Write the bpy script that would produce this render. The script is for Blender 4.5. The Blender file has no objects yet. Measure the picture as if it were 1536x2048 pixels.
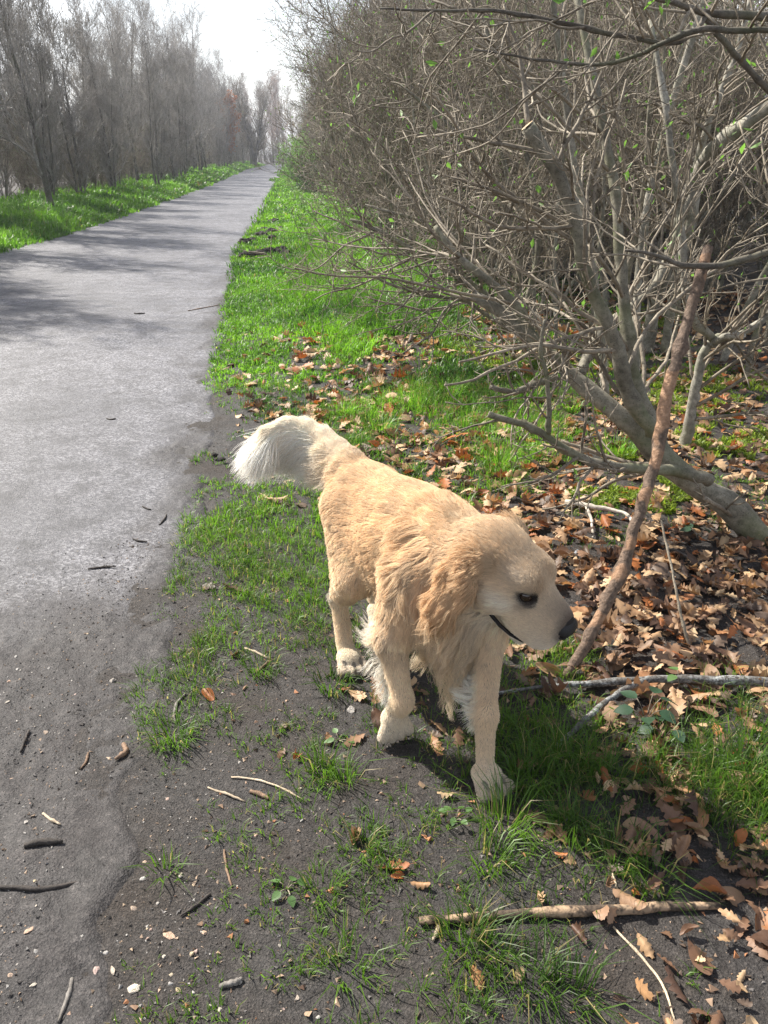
import bpy, math, random
import numpy as np
from mathutils import Vector, Matrix
from mathutils.kdtree import KDTree

sc = bpy.context.scene
COL = sc.collection
R = math.radians

# ------------------------------------------------------------------ camera
CAM_H = 1.25
FPX, HORIZON = 1593.0, 305.0          # focal length and horizon in pixels of the 1536x2048 frame
PITCH = math.atan((1024 - HORIZON) / FPX)
cam_d = bpy.data.cameras.new("camera")
cam = bpy.data.objects.new("camera", cam_d)
COL.objects.link(cam)
cam.location = (0, 0, CAM_H)
cam.rotation_euler = (math.pi / 2 - PITCH, 0, 0)
cam_d.sensor_fit = 'VERTICAL'
cam_d.sensor_height = 36.0
cam_d.lens = 36.0 * FPX / 2048.0
cam_d.clip_start = 0.05
cam_d.clip_end = 2000
sc.camera = cam

# ------------------------------------------------------------------ sky, sun, exposure
SUN_AZ, SUN_EL = R(-53), R(44)        # azimuth from +Y, negative = left
sun_dir = Vector((math.sin(SUN_AZ) * math.cos(SUN_EL), math.cos(SUN_AZ) * math.cos(SUN_EL), math.sin(SUN_EL)))
world = bpy.data.worlds.new("World")
sc.world = world
world.use_nodes = True
wn, wl = world.node_tree.nodes, world.node_tree.links
wn.clear()
wo = wn.new('ShaderNodeOutputWorld')
bg = wn.new('ShaderNodeBackground')
sky = wn.new('ShaderNodeTexSky')
sky.sky_type = 'NISHITA'
sky.sun_disc = False
sky.sun_elevation = SUN_EL
sky.sun_rotation = SUN_AZ
sky.air_density = 1.0
sky.dust_density = 2.0
tc = wn.new('ShaderNodeTexCoord')
cn = wn.new('ShaderNodeTexNoise')
cn.inputs['Scale'].default_value = 2.3
cn.inputs['Detail'].default_value = 6
cr = wn.new('ShaderNodeMapRange')
cr.inputs['From Min'].default_value = 0.42
cr.inputs['From Max'].default_value = 0.60
cr.inputs['To Min'].default_value = 0.5
cr.inputs['To Max'].default_value = 1.0
cm = wn.new('ShaderNodeMix')
cm.data_type = 'RGBA'
cm.inputs[7].default_value = (11.5, 11.7, 12.0, 1)     # thin bright cloud
wl.new(tc.outputs['Generated'], cn.inputs['Vector'])
wl.new(cn.outputs['Fac'], cr.inputs['Value'])
sxyz = wn.new('ShaderNodeSeparateXYZ')                  # bright haze low in the sky, bluer overhead
el = wn.new('ShaderNodeMapRange')
for k_, v_ in (('From Min', 0.08), ('From Max', 0.55), ('To Min', 1.0), ('To Max', 0.22)): el.inputs[k_].default_value = v_
mu = wn.new('ShaderNodeMath'); mu.operation = 'MULTIPLY'
wl.new(tc.outputs['Generated'], sxyz.inputs[0]); wl.new(sxyz.outputs['Z'], el.inputs['Value'])
wl.new(el.outputs['Result'], mu.inputs[0]); wl.new(cr.outputs['Result'], mu.inputs[1])
wl.new(mu.outputs[0], cm.inputs[0])
wl.new(sky.outputs['Color'], cm.inputs[6])
wl.new(cm.outputs[2], bg.inputs['Color'])
bg.inputs['Strength'].default_value = 0.072
wl.new(bg.outputs['Background'], wo.inputs['Surface'])

sl = bpy.data.lights.new("sun", 'SUN')
sl.energy = 5.0
sl.angle = R(0.6)
sl.color = (1.0, 0.95, 0.86)
sun = bpy.data.objects.new("sun", sl)
COL.objects.link(sun)
sun.rotation_euler = sun_dir.to_track_quat('Z', 'Y').to_euler()

sc.view_settings.view_transform = 'Standard'
sc.view_settings.look = 'None'
sc.view_settings.exposure = 1.25
sc.view_settings.gamma = 1.0
sc.cycles.max_bounces = 7
sc.cycles.diffuse_bounces = 3
sc.cycles.glossy_bounces = 3
sc.cycles.transmission_bounces = 4
sc.cycles.transparent_max_bounces = 6
sc.cycles.sample_clamp_indirect = 6
sc.cycles.use_denoising = True
sc.cycles.denoising_prefilter = 'NONE'

# ------------------------------------------------------------------ helpers
cpz, spz = math.cos(PITCH), math.sin(PITCH)

def ray(px, py):
    x, y = (px - 768) / FPX, (1024 - py) / FPX
    return np.array([x, cpz + y * spz, -spz + y * cpz])

def gnd(px, py, z=0.0):
    """ground point seen at a pixel of the photograph"""
    r = ray(px, py)
    return np.array([0, 0, CAM_H]) + r * ((z - CAM_H) / r[2])

def at(px, py, Y):
    """point at horizontal distance Y seen at a pixel of the photograph"""
    r = ray(px, py)
    return np.array([0, 0, CAM_H]) + r * (Y / r[1])

def proj(p):
    p = np.asarray(p, float)
    zc = p[..., 1] * cpz - (p[..., 2] - CAM_H) * spz
    yc = p[..., 1] * spz + (p[..., 2] - CAM_H) * cpz
    zc = np.maximum(zc, 1e-3)
    return 768 + FPX * p[..., 0] / zc, 1024 - FPX * yc / zc

def unit(v):
    return v / np.maximum(np.linalg.norm(v, axis=-1, keepdims=True), 1e-9)

def hash2(ix, iy, s):
    n = (ix.astype(np.int64) * 374761393 + iy.astype(np.int64) * 668265263 + s * 974634777) & 0xffffffff
    n = ((n ^ (n >> 13)) * 1274126177) & 0xffffffff
    return ((n ^ (n >> 16)) & 0xffff) / 65535.0

def vnoise(x, y, s=0):
    x = np.asarray(x, float); y = np.asarray(y, float)
    ix, iy = np.floor(x), np.floor(y)
    fx, fy = x - ix, y - iy
    fx = fx * fx * (3 - 2 * fx); fy = fy * fy * (3 - 2 * fy)
    a, b = hash2(ix, iy, s), hash2(ix + 1, iy, s)
    c, d = hash2(ix, iy + 1, s), hash2(ix + 1, iy + 1, s)
    return (a * (1 - fx) + b * fx) * (1 - fy) + (c * (1 - fx) + d * fx) * fy

def fbm(x, y, s=0, o=4):
    t, a, f, w = 0, 0.5, 1.0, 0
    for k in range(o):
        t = t + a * vnoise(np.asarray(x) * f, np.asarray(y) * f, s + k); w += a
        a *= 0.5; f *= 2.03
    return t / w

def sstep(a, b, x):
    t = np.clip((x - a) / (b - a), 0, 1)
    return t * t * (3 - 2 * t)

def mesh_from(name, V, faces, mats=(), smooth=True, col=None, matidx=None):
    """V (n,3); faces: array (k,m) or list of such arrays"""
    me = bpy.data.meshes.new(name)
    if not isinstance(faces, (list, tuple)):
        faces = [faces]
    faces = [np.asarray(f, np.int32) for f in faces if len(f)]
    V = np.ascontiguousarray(V, np.float32)
    me.vertices.add(len(V)); me.vertices.foreach_set('co', V.ravel())
    loops = np.concatenate([f.ravel() for f in faces])
    tot = np.concatenate([np.full(len(f), f.shape[1], np.int32) for f in faces])
    st = np.concatenate([[0], np.cumsum(tot)[:-1]]).astype(np.int32)
    me.loops.add(len(loops)); me.loops.foreach_set('vertex_index', loops)
    me.polygons.add(len(tot)); me.polygons.foreach_set('loop_start', st)
    if matidx is not None:
        me.polygons.foreach_set('material_index', np.asarray(matidx, np.int32))
    me.polygons.foreach_set('use_smooth', np.full(len(tot), smooth, bool))
    if col is not None:
        a = me.attributes.new('col', 'FLOAT_COLOR', 'POINT')
        c4 = np.ones((len(V), 4), np.float32); c4[:, :3] = col
        a.data.foreach_set('color', c4.ravel())
    for m in mats:
        me.materials.append(m)
    me.update(calc_edges=True)
    me.validate()
    return me

def tag(o, label=None, cat=None, group=None, kind=None):
    if label: o['label'] = label
    if cat: o['category'] = cat
    if group: o['group'] = group
    if kind: o['kind'] = kind
    return o

def obj(name, data, parent=None, loc=None):
    o = bpy.data.objects.new(name, data)
    COL.objects.link(o)
    if parent: o.parent = parent
    if loc is not None: o.location = loc
    return o

def copy_tree(o, parent=None):
    c = o.copy(); COL.objects.link(c)
    if parent: c.parent = parent
    for ch in list(o.children):
        copy_tree(ch, c)
    return c

# ------------------------------------------------------------------ materials
def nodes_mat(name):
    m = bpy.data.materials.new(name); m.use_nodes = True
    nt = m.node_tree; nt.nodes.clear()
    out = nt.nodes.new('ShaderNodeOutputMaterial')
    return m, nt.nodes, nt.links, out

def bsdf(n, l, out, rough=0.7, spec=0.3):
    b = n.new('ShaderNodeBsdfPrincipled')
    b.inputs['Roughness'].default_value = rough
    b.inputs['Specular IOR Level'].default_value = spec
    l.new(b.outputs[0], out.inputs['Surface'])
    return b

def noise(n, l, scale, detail=5, rough=0.6, co=None, vec='Object'):
    t = n.new('ShaderNodeTexNoise')
    t.inputs['Scale'].default_value = scale
    t.inputs['Detail'].default_value = detail
    t.inputs['Roughness'].default_value = rough
    if co is None:
        c = n.new('ShaderNodeTexCoord'); co = c.outputs[vec]
    l.new(co, t.inputs['Vector'])
    return t

def ramp(n, l, fac, stops):
    r = n.new('ShaderNodeValToRGB')
    e = r.color_ramp.elements
    while len(e) < len(stops): e.new(0.5)
    for el, (p, c) in zip(e, stops):
        el.position = p; el.color = (*c, 1)
    l.new(fac, r.inputs['Fac'])
    return r

def bump(n, l, b, h, strength=0.5, dist=0.01, prev=None):
    u = n.new('ShaderNodeBump')
    u.inputs['Strength'].default_value = strength
    u.inputs['Distance'].default_value = dist
    l.new(h, u.inputs['Height'])
    if prev: l.new(prev.outputs[0], u.inputs['Normal'])
    l.new(u.outputs[0], b.inputs['Normal'])
    return u

def mix(n, l, fac, a, b, mode='MIX'):
    x = n.new('ShaderNodeMix'); x.data_type = 'RGBA'; x.blend_type = mode
    for s, v in ((0, fac), (6, a), (7, b)):
        if isinstance(v, (int, float)): x.inputs[s].default_value = v
        elif isinstance(v, tuple): x.inputs[s].default_value = (*v, 1)
        else: l.new(v, x.inputs[s])
    return x.outputs[2]

def attr(n, name):
    a = n.new('ShaderNodeAttribute'); a.attribute_name = name
    return a

def leafy_mat(name, transl=0.4, rough=0.5, spec=0.3, rand=False, tint=(1, 1, 1), boost=1.0):
    """thin leaf or blade: colour attribute, part of the light passes through"""
    m, n, l, out = nodes_mat(name)
    a = attr(n, 'col')
    c = a.outputs['Color']
    if rand:
        oi = n.new('ShaderNodeObjectInfo')
        r = ramp(n, l, oi.outputs['Random'], [(0, (0.075, 0.042, 0.028)), (0.2, (0.15, 0.085, 0.052)), (0.4, (0.24, 0.145, 0.092)), (0.6, (0.40, 0.26, 0.145)), (0.75, (0.19, 0.12, 0.075)), (0.88, (0.34, 0.20, 0.10)), (1, (0.26, 0.095, 0.035))])
        c = mix(n, l, 1.0, r.outputs[0], c, 'MULTIPLY')
        t = noise(n, l, 60, 4)
        c = mix(n, l, 0.5, c, ramp(n, l, t.outputs[0], [(0.3, (0.5, 0.45, 0.42)), (0.7, (1.25, 1.2, 1.15))]).outputs[0], 'MULTIPLY')
    b = n.new('ShaderNodeBsdfPrincipled')
    b.inputs['Roughness'].default_value = rough
    b.inputs['Specular IOR Level'].default_value = spec
    l.new(c, b.inputs['Base Color'])
    tr = n.new('ShaderNodeBsdfTranslucent')
    tcol = mix(n, l, 1.0, c, (tint[0] * boost, tint[1] * boost, tint[2] * boost), 'MULTIPLY')
    l.new(tcol, tr.inputs['Color'])
    mx = n.new('ShaderNodeMixShader'); mx.inputs[0].default_value = transl
    l.new(b.outputs[0], mx.inputs[1]); l.new(tr.outputs[0], mx.inputs[2])
    l.new(mx.outputs[0], out.inputs['Surface'])
    return m

def bark_mat(name, dark, light, scale=40, rough=0.75, green=0.0, stretch=1.0):
    m, n, l, out = nodes_mat(name)
    b = bsdf(n, l, out, rough, 0.35)
    t = noise(n, l, scale, 6, 0.7)
    t2 = noise(n, l, scale * 0.16, 4, 0.6)
    t3 = noise(n, l, scale * 5, 3, 0.6)
    c = ramp(n, l, t.outputs[0], [(0.30, dark), (0.70, light)]).outputs[0]
    c = mix(n, l, 0.8, c, ramp(n, l, t2.outputs[0], [(0.35, (0.55, 0.53, 0.50)), (0.62, (1.3, 1.3, 1.3))]).outputs[0], 'MULTIPLY')
    c = mix(n, l, 0.8, c, ramp(n, l, t3.outputs[0], [(0.33, (0.25, 0.22, 0.2)), (0.42, (1, 1, 1))]).outputs[0], 'MULTIPLY')
    if green:
        t4 = noise(n, l, scale * 0.13, 3)
        g = ramp(n, l, t4.outputs[0], [(0.48, (0, 0, 0)), (0.66, (green,) * 3)]).outputs[0]
        c = mix(n, l, g, c, (0.10, 0.115, 0.04))
    l.new(c, b.inputs['Base Color'])
    u = bump(n, l, b, t.outputs[0], 0.6, 0.005)
    bump(n, l, b, t3.outputs[0], 0.4, 0.002, u)
    return m
# ------------------------------------------------------------------ ground and path
def edge(pts):
    g = np.array([gnd(*p)[:2] for p in pts]); o = np.argsort(g[:, 1]); return g[o, 1], g[o, 0]
RY, RX = edge([(150, 2300), (190, 2000), (225, 1750), (262, 1560), (300, 1400), (345, 1220), (395, 1040), (415, 880), (432, 760), (455, 640), (472, 560), (482, 500), (533, 430), (553, 385), (567, 345), (582, 324)])
LY, LX = edge([(-900, 760), (-300, 590), (0, 505), (130, 470), (250, 430), (380, 385), (485, 340), (552, 325)])
RY = np.append(RY, [140.0, 400.0]); RX = np.append(RX, [-0.108 * 140, -0.108 * 400])
LY = np.append(LY, [140.0, 400.0]); LX = np.append(LX, [-0.108 * 140 - 4.2, -0.108 * 400 - 4.2])
RY = np.insert(RY, 0, -8.0); RX = np.insert(RX, 0, RX[0] + 0.6)
LY = np.insert(LY, 0, -8.0); LX = np.insert(LX, 0, LX[0] + 0.8)
def xr(y): return np.interp(y, RY, RX)
def xl(y): return np.interp(y, LY, LX)

def gz(x, y):
    x = np.asarray(x, float); y = np.asarray(y, float)
    dr = x - xr(y); dl = xl(y) - x
    far = sstep(3, 9, y)
    z = 0.015 * (fbm(x * 2.1, y * 2.1, 1) - 0.5) + 0.014 * (fbm(x * 11, y * 11, 2, 4) - 0.5) + 0.006 * (fbm(x * 45, y * 45, 3, 2) - 0.5)
    z = z + 0.06 * far * sstep(0.05, 1.2, dr) + 0.16 * sstep(0.1, 2.0, dl) + 0.10 * sstep(1.5, 6, dr) * (fbm(x * 0.7, y * 0.7, 5) - 0.4)
    inside = sstep(-0.12, -0.30, dr) * sstep(-0.05, -0.2, dl)
    z = z * (1 - inside) - 0.045 * inside
    near = np.exp(-((x + 0.05) ** 2 + (y - 1.7) ** 2) / 0.5)
    return z * (1 - 0.5 * near)

def lines(a, b, c, d, h0, h1, grow=1.09, far0=-400, far1=400):
    """coordinates dense between b and c"""
    mid = list(np.arange(b, c, h0))
    out = list(mid); s = h0; p = mid[-1]
    while p < far1: s = min(s * grow, 40); p += s; out.append(p)
    s = h0; p = mid[0]; pre = []
    while p > far0: s = min(s * grow, 40); p -= s; pre.append(p)
    return np.array(pre[::-1] + out)
gxs = lines(0, -1.0, 1.6, 0, 0.016, 0, 1.07)
gys = lines(0, 0.75, 3.6, 0, 0.016, 0, 1.045, -60, 500)
GX, GY = np.meshgrid(gxs, gys, indexing='ij')
GZ = gz(GX, GY)
def grid_faces(nx, ny):
    i = np.arange(nx * ny).reshape(nx, ny)
    return np.stack([i[:-1, :-1], i[1:, :-1], i[1:, 1:], i[:-1, 1:]], -1).reshape(-1, 4)

m_soil, n, l, out = nodes_mat('soil')
b = bsdf(n, l, out, 0.8, 0.25)
t1 = noise(n, l, 3.5, 6, 0.65); t2 = noise(n, l, 55, 6, 0.7); t3 = noise(n, l, 260, 3, 0.6)
c = ramp(n, l, t2.outputs[0], [(0.30, (0.018, 0.0165, 0.016)), (0.55, (0.043, 0.039, 0.037)), (0.75, (0.085, 0.077, 0.072))]).outputs[0]
c = mix(n, l, ramp(n, l, t1.outputs[0], [(0.42, (0, 0, 0)), (0.68, (0.7, 0.7, 0.7))]).outputs[0], c, (0.045, 0.036, 0.029))
c = mix(n, l, 0.9, c, ramp(n, l, t3.outputs[0], [(0.30, (0.45, 0.45, 0.45)), (0.50, (0.95, 0.95, 0.95)), (0.68, (1.9, 1.85, 1.8))]).outputs[0], 'MULTIPLY')
l.new(c, b.inputs['Base Color'])
l.new(ramp(n, l, t1.outputs[0], [(0.35, (0.5, 0.5, 0.5)), (0.65, (0.85, 0.85, 0.85))]).outputs[0], b.inputs['Roughness'])
u1 = bump(n, l, b, t2.outputs[0], 0.7, 0.012); bump(n, l, b, t3.outputs[0], 0.8, 0.005, u1)
ground = obj('ground', mesh_from('ground', np.stack([GX, GY, GZ], -1).reshape(-1, 3), grid_faces(len(gxs), len(gys)), [m_soil]))
tag(ground, 'dark bare soil beside and under the path', None, None, 'structure')

# path sheet: asphalt that turns to stony mud near the viewer
pys = [-6.0]
while pys[-1] < 108: pys.append(pys[-1] + np.interp(pys[-1], [-6, 0.3, 0.7, 3.5, 8, 30, 100], [0.5, 0.2, 0.014, 0.016, 0.08, 0.5, 4]))
pys = np.array(pys)
ss = np.concatenate([[0, 0.002], np.linspace(0.01, 0.72, 60), np.linspace(0.73, 0.985, 110), [0.99, 0.995, 1.0]])
PS, PY = np.meshgrid(ss, pys, indexing='ij')
jag = 0.05 * (fbm(PY * 3.0, PY * 0 + 3, 31, 5) - 0.5) * 2 * np.interp(PY, [1, 2.5, 4, 10], [2.6, 1.2, 1.0, 2.5])
jag2 = 0.06 * (fbm(PY * 2.0, PY * 0 + 8, 32, 4) - 0.5) * 2 * np.clip(PY / 6, 0.5, 2)
A_, B_ = xl(PY) - 0.05 + jag2, xr(PY) + 0.05 + jag
PX = A_ + (B_ - A_) * PS
de = np.minimum(PX - A_, B_ - PX)
mud = np.maximum(sstep(2.35, 1.75, PY + 0.5 * (fbm(PX * 1.6, PY * 1.6, 41, 3) - 0.5) * 2), sstep(0.30, 0.02, B_ - PX + 0.22 * (fbm(PX * 5, PY * 3, 42, 3) - 0.5) * 2) * 0.95)
mud = np.maximum(mud, sstep(0.10, 0.0, PX - A_) * 0.8)
PZ = 0.004 - 0.03 * sstep(0.05, 0.0, de) + mud * (0.022 * (fbm(PX * 6, PY * 6, 43, 5) - 0.5) + 0.012 * (fbm(PX * 32, PY * 32, 44, 3) - 0.5)) + 0.006 * (fbm(PX * 0.8, PY * 0.8, 46, 3) - 0.5)
m_path, n, l, out = nodes_mat('path_surface')
b = bsdf(n, l, out, 0.5, 0.5)
am = attr(n, 'col')
sx = n.new('ShaderNodeSeparateColor'); l.new(am.outputs['Color'], sx.inputs[0])
v = n.new('ShaderNodeTexVoronoi'); v.inputs['Scale'].default_value = 130
cco = n.new('ShaderNodeTexCoord'); l.new(cco.outputs['Object'], v.inputs['Vector'])
t1 = noise(n, l, 0.9, 5); t2 = noise(n, l, 45, 6, 0.7); t3 = noise(n, l, 300, 3); t4 = noise(n, l, 7, 5, 0.65)
stone = ramp(n, l, v.outputs['Color'], [(0.15, (0.044, 0.043, 0.050)), (0.55, (0.100, 0.097, 0.110)), (0.9, (0.24, 0.235, 0.25))])
sp = n.new('ShaderNodeSeparateColor'); l.new(v.outputs['Color'], sp.inputs[0]); l.new(sp.outputs[0], stone.inputs['Fac'])
asph = mix(n, l, ramp(n, l, t1.outputs[0], [(0.44, (0, 0, 0)), (0.62, (0.7, 0.7, 0.7))]).outputs[0], stone.outputs[0], (0.052, 0.051, 0.058))
asph = mix(n, l, ramp(n, l, t4.outputs[0], [(0.46, (0, 0, 0)), (0.70, (0.75, 0.75, 0.75))]).outputs[0], asph, (0.034, 0.033, 0.036))
mudc = ramp(n, l, t2.outputs[0], [(0.30, (0.020, 0.0185, 0.018)), (0.55, (0.046, 0.042, 0.041)), (0.75, (0.092, 0.084, 0.080))]).outputs[0]
mudc = mix(n, l, ramp(n, l, t4.outputs[0], [(0.45, (0, 0, 0)), (0.7, (0.6, 0.6, 0.6))]).outputs[0], mudc, (0.045, 0.040, 0.039))
mudc = mix(n, l, 0.9, mudc, ramp(n, l, t3.outputs[0], [(0.30, (0.45, 0.45, 0.45)), (0.50, (0.95, 0.95, 0.95)), (0.68, (1.9, 1.85, 1.8))]).outputs[0], 'MULTIPLY')
c = mix(n, l, sx.outputs[0], asph, mudc)
l.new(ramp(n, l, sx.outputs[0], [(0.0, (0.42, 0.42, 0.42)), (1.0, (0.22, 0.22, 0.22))]).outputs[0], b.inputs['Specular IOR Level'])
l.new(c, b.inputs['Base Color'])
ro = ramp(n, l, t4.outputs[0], [(0.35, (0.44, 0.44, 0.44)), (0.62, (0.62, 0.62, 0.62))])
l.new(ro.outputs[0], b.inputs['Roughness'])
u1 = bump(n, l, b, v.outputs['Distance'], 0.30, 0.004); u2 = bump(n, l, b, t2.outputs[0], 0.6, 0.010, u1); bump(n, l, b, t3.outputs[0], 0.6, 0.004, u2)
pc = np.zeros((PX.size, 3)); pc[:, 0] = mud.ravel()
path = obj('path', mesh_from('path', np.stack([PX, PY, PZ], -1).reshape(-1, 3), grid_faces(*PX.shape), [m_path], True, pc))
tag(path, 'long grey asphalt path with a muddy stony near end', None, None, 'structure')

def path_z(x, y):
    m_ = sstep(2.35, 1.75, y + 0.5 * (fbm(x * 1.6, y * 1.6, 41, 3) - 0.5) * 2)
    return 0.004 + m_ * (0.022 * (fbm(x * 6, y * 6, 43, 5) - 0.5) + 0.012 * (fbm(x * 32, y * 32, 44, 3) - 0.5)) + 0.006 * (fbm(x * 0.8, y * 0.8, 46, 3) - 0.5) - 0.03 * sstep(0.12, 0.0, xr(y) - x)

def surf_z(x, y):
    """height of whichever sheet is on top"""
    x = np.asarray(x, float); y = np.asarray(y, float)
    ins = (x < xr(y)) & (x > xl(y) + 0.02)
    return np.where(ins, np.maximum(path_z(x, y), gz(x, y)), gz(x, y))

# ------------------------------------------------------------------ branches
def tubes(pts, rad, sides):
    """pts (N,P,3), rad (N,P) -> verts, quads"""
    N, Pn = rad.shape
    t = unit(np.gradient(pts, axis=1))
    ov = unit(pts[:, -1] - pts[:, 0])
    ref = np.cross(ov, np.array([0.31, 0.52, 0.79])); ref = unit(ref)[:, None]
    n1 = unit(ref - (ref * t).sum(-1, keepdims=True) * t)
    n2 = np.cross(t, n1)
    an = np.linspace(0, 2 * np.pi, sides, endpoint=False)
    V = pts[:, :, None] + rad[:, :, None, None] * (np.cos(an)[None, None, :, None] * n1[:, :, None] + np.sin(an)[None, None, :, None] * n2[:, :, None])
    base = np.arange(N)[:, None, None] * (Pn * sides)
    i = np.arange(Pn - 1)[None, :, None] * sides; j = np.arange(sides)[None, None, :]
    a = base + i + j; b_ = base + i + (j + 1) % sides
    Q = np.stack([a, b_, b_ + sides, a + sides], -1).reshape(-1, 4)
    caps = []
    if sides > 3:
        e0 = (np.arange(N)[:, None] * (Pn * sides)) + np.arange(sides)[None, ::-1]
        e1 = (np.arange(N)[:, None] * (Pn * sides)) + (Pn - 1) * sides + np.arange(sides)[None]
        caps = [np.concatenate([e0, e1])]
    return V.reshape(-1, 3), [Q] + caps

def spawn(rng, pp, pr, n_per, t0, t1, length, ang, P, wig=0.15, up=0.05, rfac=0.6, rmin=0.001, tipf=0.3, lenfall=0.5, bias=None):
    N, Pn, _ = pp.shape
    idx = np.repeat(np.arange(N), n_per); M = len(idx)
    t = rng.uniform(t0, t1, M) * (Pn - 1)
    i0 = np.minimum(t.astype(int), Pn - 2); f = (t - i0)[:, None]
    pos = pp[idx, i0] * (1 - f) + pp[idx, i0 + 1] * f
    r0 = pr[idx, i0] * (1 - f[:, 0]) + pr[idx, i0 + 1] * f[:, 0]
    tan = unit(pp[idx, i0 + 1] - pp[idx, i0])
    perp = rng.normal(size=(M, 3)); perp = unit(perp - (perp * tan).sum(1, keepdims=True) * tan)
    a = (ang * rng.uniform(0.6, 1.35, M))[:, None]
    d = unit(np.cos(a) * tan + np.sin(a) * perp + np.array([0, 0, up * 2]) + (0 if bias is None else np.array(bias)))
    L = length * rng.uniform(0.55, 1.3, M) * (1 - lenfall * t / (Pn - 1))
    pts = np.zeros((M, P, 3)); pts[:, 0] = pos
    for s in range(1, P):
        d = unit(d + rng.normal(0, wig, (M, 3)) + np.array([0, 0, up]))
        pts[:, s] = pts[:, s - 1] + d * (L / (P - 1))[:, None]
    rb = np.maximum(r0 * rfac, rmin)
    rad = np.maximum(rb[:, None] * np.linspace(1, tipf, P)[None], rmin * 0.6)
    return pts, rad

def resample(P, P_n, r):
    P = np.asarray(P, float); d = np.concatenate([[0], np.cumsum(np.linalg.norm(np.diff(P, axis=0), axis=1))]); d /= d[-1]
    # smooth curve through the traced points
    u = np.linspace(0, 1, P_n)
    out = np.stack([np.interp(u, d, P[:, k]) for k in range(3)], 1)
    for _ in range(2):
        out[1:-1] = 0.25 * out[:-2] + 0.5 * out[1:-1] + 0.25 * out[2:]
    return out, np.interp(u, np.linspace(0, 1, len(r)), r)

def buds(rng, tw, n_, size):
    """small folded young leaves near twig ends"""
    N = len(tw); k = rng.integers(0, N, n_)
    i = rng.integers(tw.shape[1] // 2, tw.shape[1], n_)
    p = tw[k, i]; d = unit(unit(tw[k, -1] - tw[k, -2]) + rng.normal(0, 0.5, (n_, 3)) + np.array([0, 0, 0.4]))
    s = unit(np.cross(d, rng.normal(size=(n_, 3)))); nn = np.cross(d, s)
    L = size * rng.uniform(0.5, 1.4, n_)[:, None]
    V = np.stack([p, p + d * L * 0.5 + s * L * 0.22 + nn * L * 0.10, p + d * L, p + d * L * 0.5 - s * L * 0.22 + nn * L * 0.10, p + d * L * 0.5], 1)
    o = np.arange(n_)[:, None] * 5
    T = np.concatenate([o + [0, 1, 4], o + [1, 2, 4], o + [0, 4, 3], o + [4, 2, 3]])
    return V.reshape(-1, 3), T

def join(parts):
    """[(V,[faces],matidx)] -> V, faces, matidx"""
    Vs, by, off = [], {}, 0
    for V, fs, mi in parts:
        Vs.append(V)
        for f in fs:
            by.setdefault((np.asarray(f).shape[1], mi), []).append(np.asarray(f) + off)
        off += len(V)
    F = [np.concatenate(v) for v in by.values()]
    mi = np.concatenate([np.full(sum(len(x) for x in v), k[1]) for k, v in by.items()])
    return np.concatenate(Vs), F, mi

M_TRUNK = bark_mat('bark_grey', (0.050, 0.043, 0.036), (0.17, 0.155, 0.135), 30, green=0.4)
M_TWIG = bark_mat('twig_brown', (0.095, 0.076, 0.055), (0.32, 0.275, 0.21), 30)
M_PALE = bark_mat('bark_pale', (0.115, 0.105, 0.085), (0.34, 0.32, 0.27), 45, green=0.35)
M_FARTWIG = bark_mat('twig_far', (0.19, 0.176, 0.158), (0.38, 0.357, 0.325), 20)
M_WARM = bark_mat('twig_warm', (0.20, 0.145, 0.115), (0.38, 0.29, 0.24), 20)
def plain_leaf(name, colr, transl=0.5, boost=1.3):
    m, n, l, out = nodes_mat(name)
    b = n.new('ShaderNodeBsdfPrincipled'); b.inputs['Roughness'].default_value = 0.5
    t = noise(n, l, 9, 3)
    c = ramp(n, l, t.outputs[0], [(0.3, tuple(0.65 * np.array(colr))), (0.7, tuple(1.25 * np.array(colr)))]).outputs[0]
    l.new(c, b.inputs['Base Color'])
    tr = n.new('ShaderNodeBsdfTranslucent'); l.new(mix(n, l, 1.0, c, (boost,) * 3, 'MULTIPLY'), tr.inputs['Color'])
    mx = n.new('ShaderNodeMixShader'); mx.inputs[0].default_value = transl
    l.new(b.outputs[0], mx.inputs[1]); l.new(tr.outputs[0], mx.inputs[2]); l.new(mx.outputs[0], out.inputs['Surface'])
    return m
M_BUD = plain_leaf('young_leaf', (0.13, 0.26, 0.04))
M_IVY = plain_leaf('evergreen_leaf', (0.035, 0.085, 0.02), 0.3)
M_BEECH = plain_leaf('dry_beech_leaf', (0.34, 0.15, 0.07))

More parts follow.
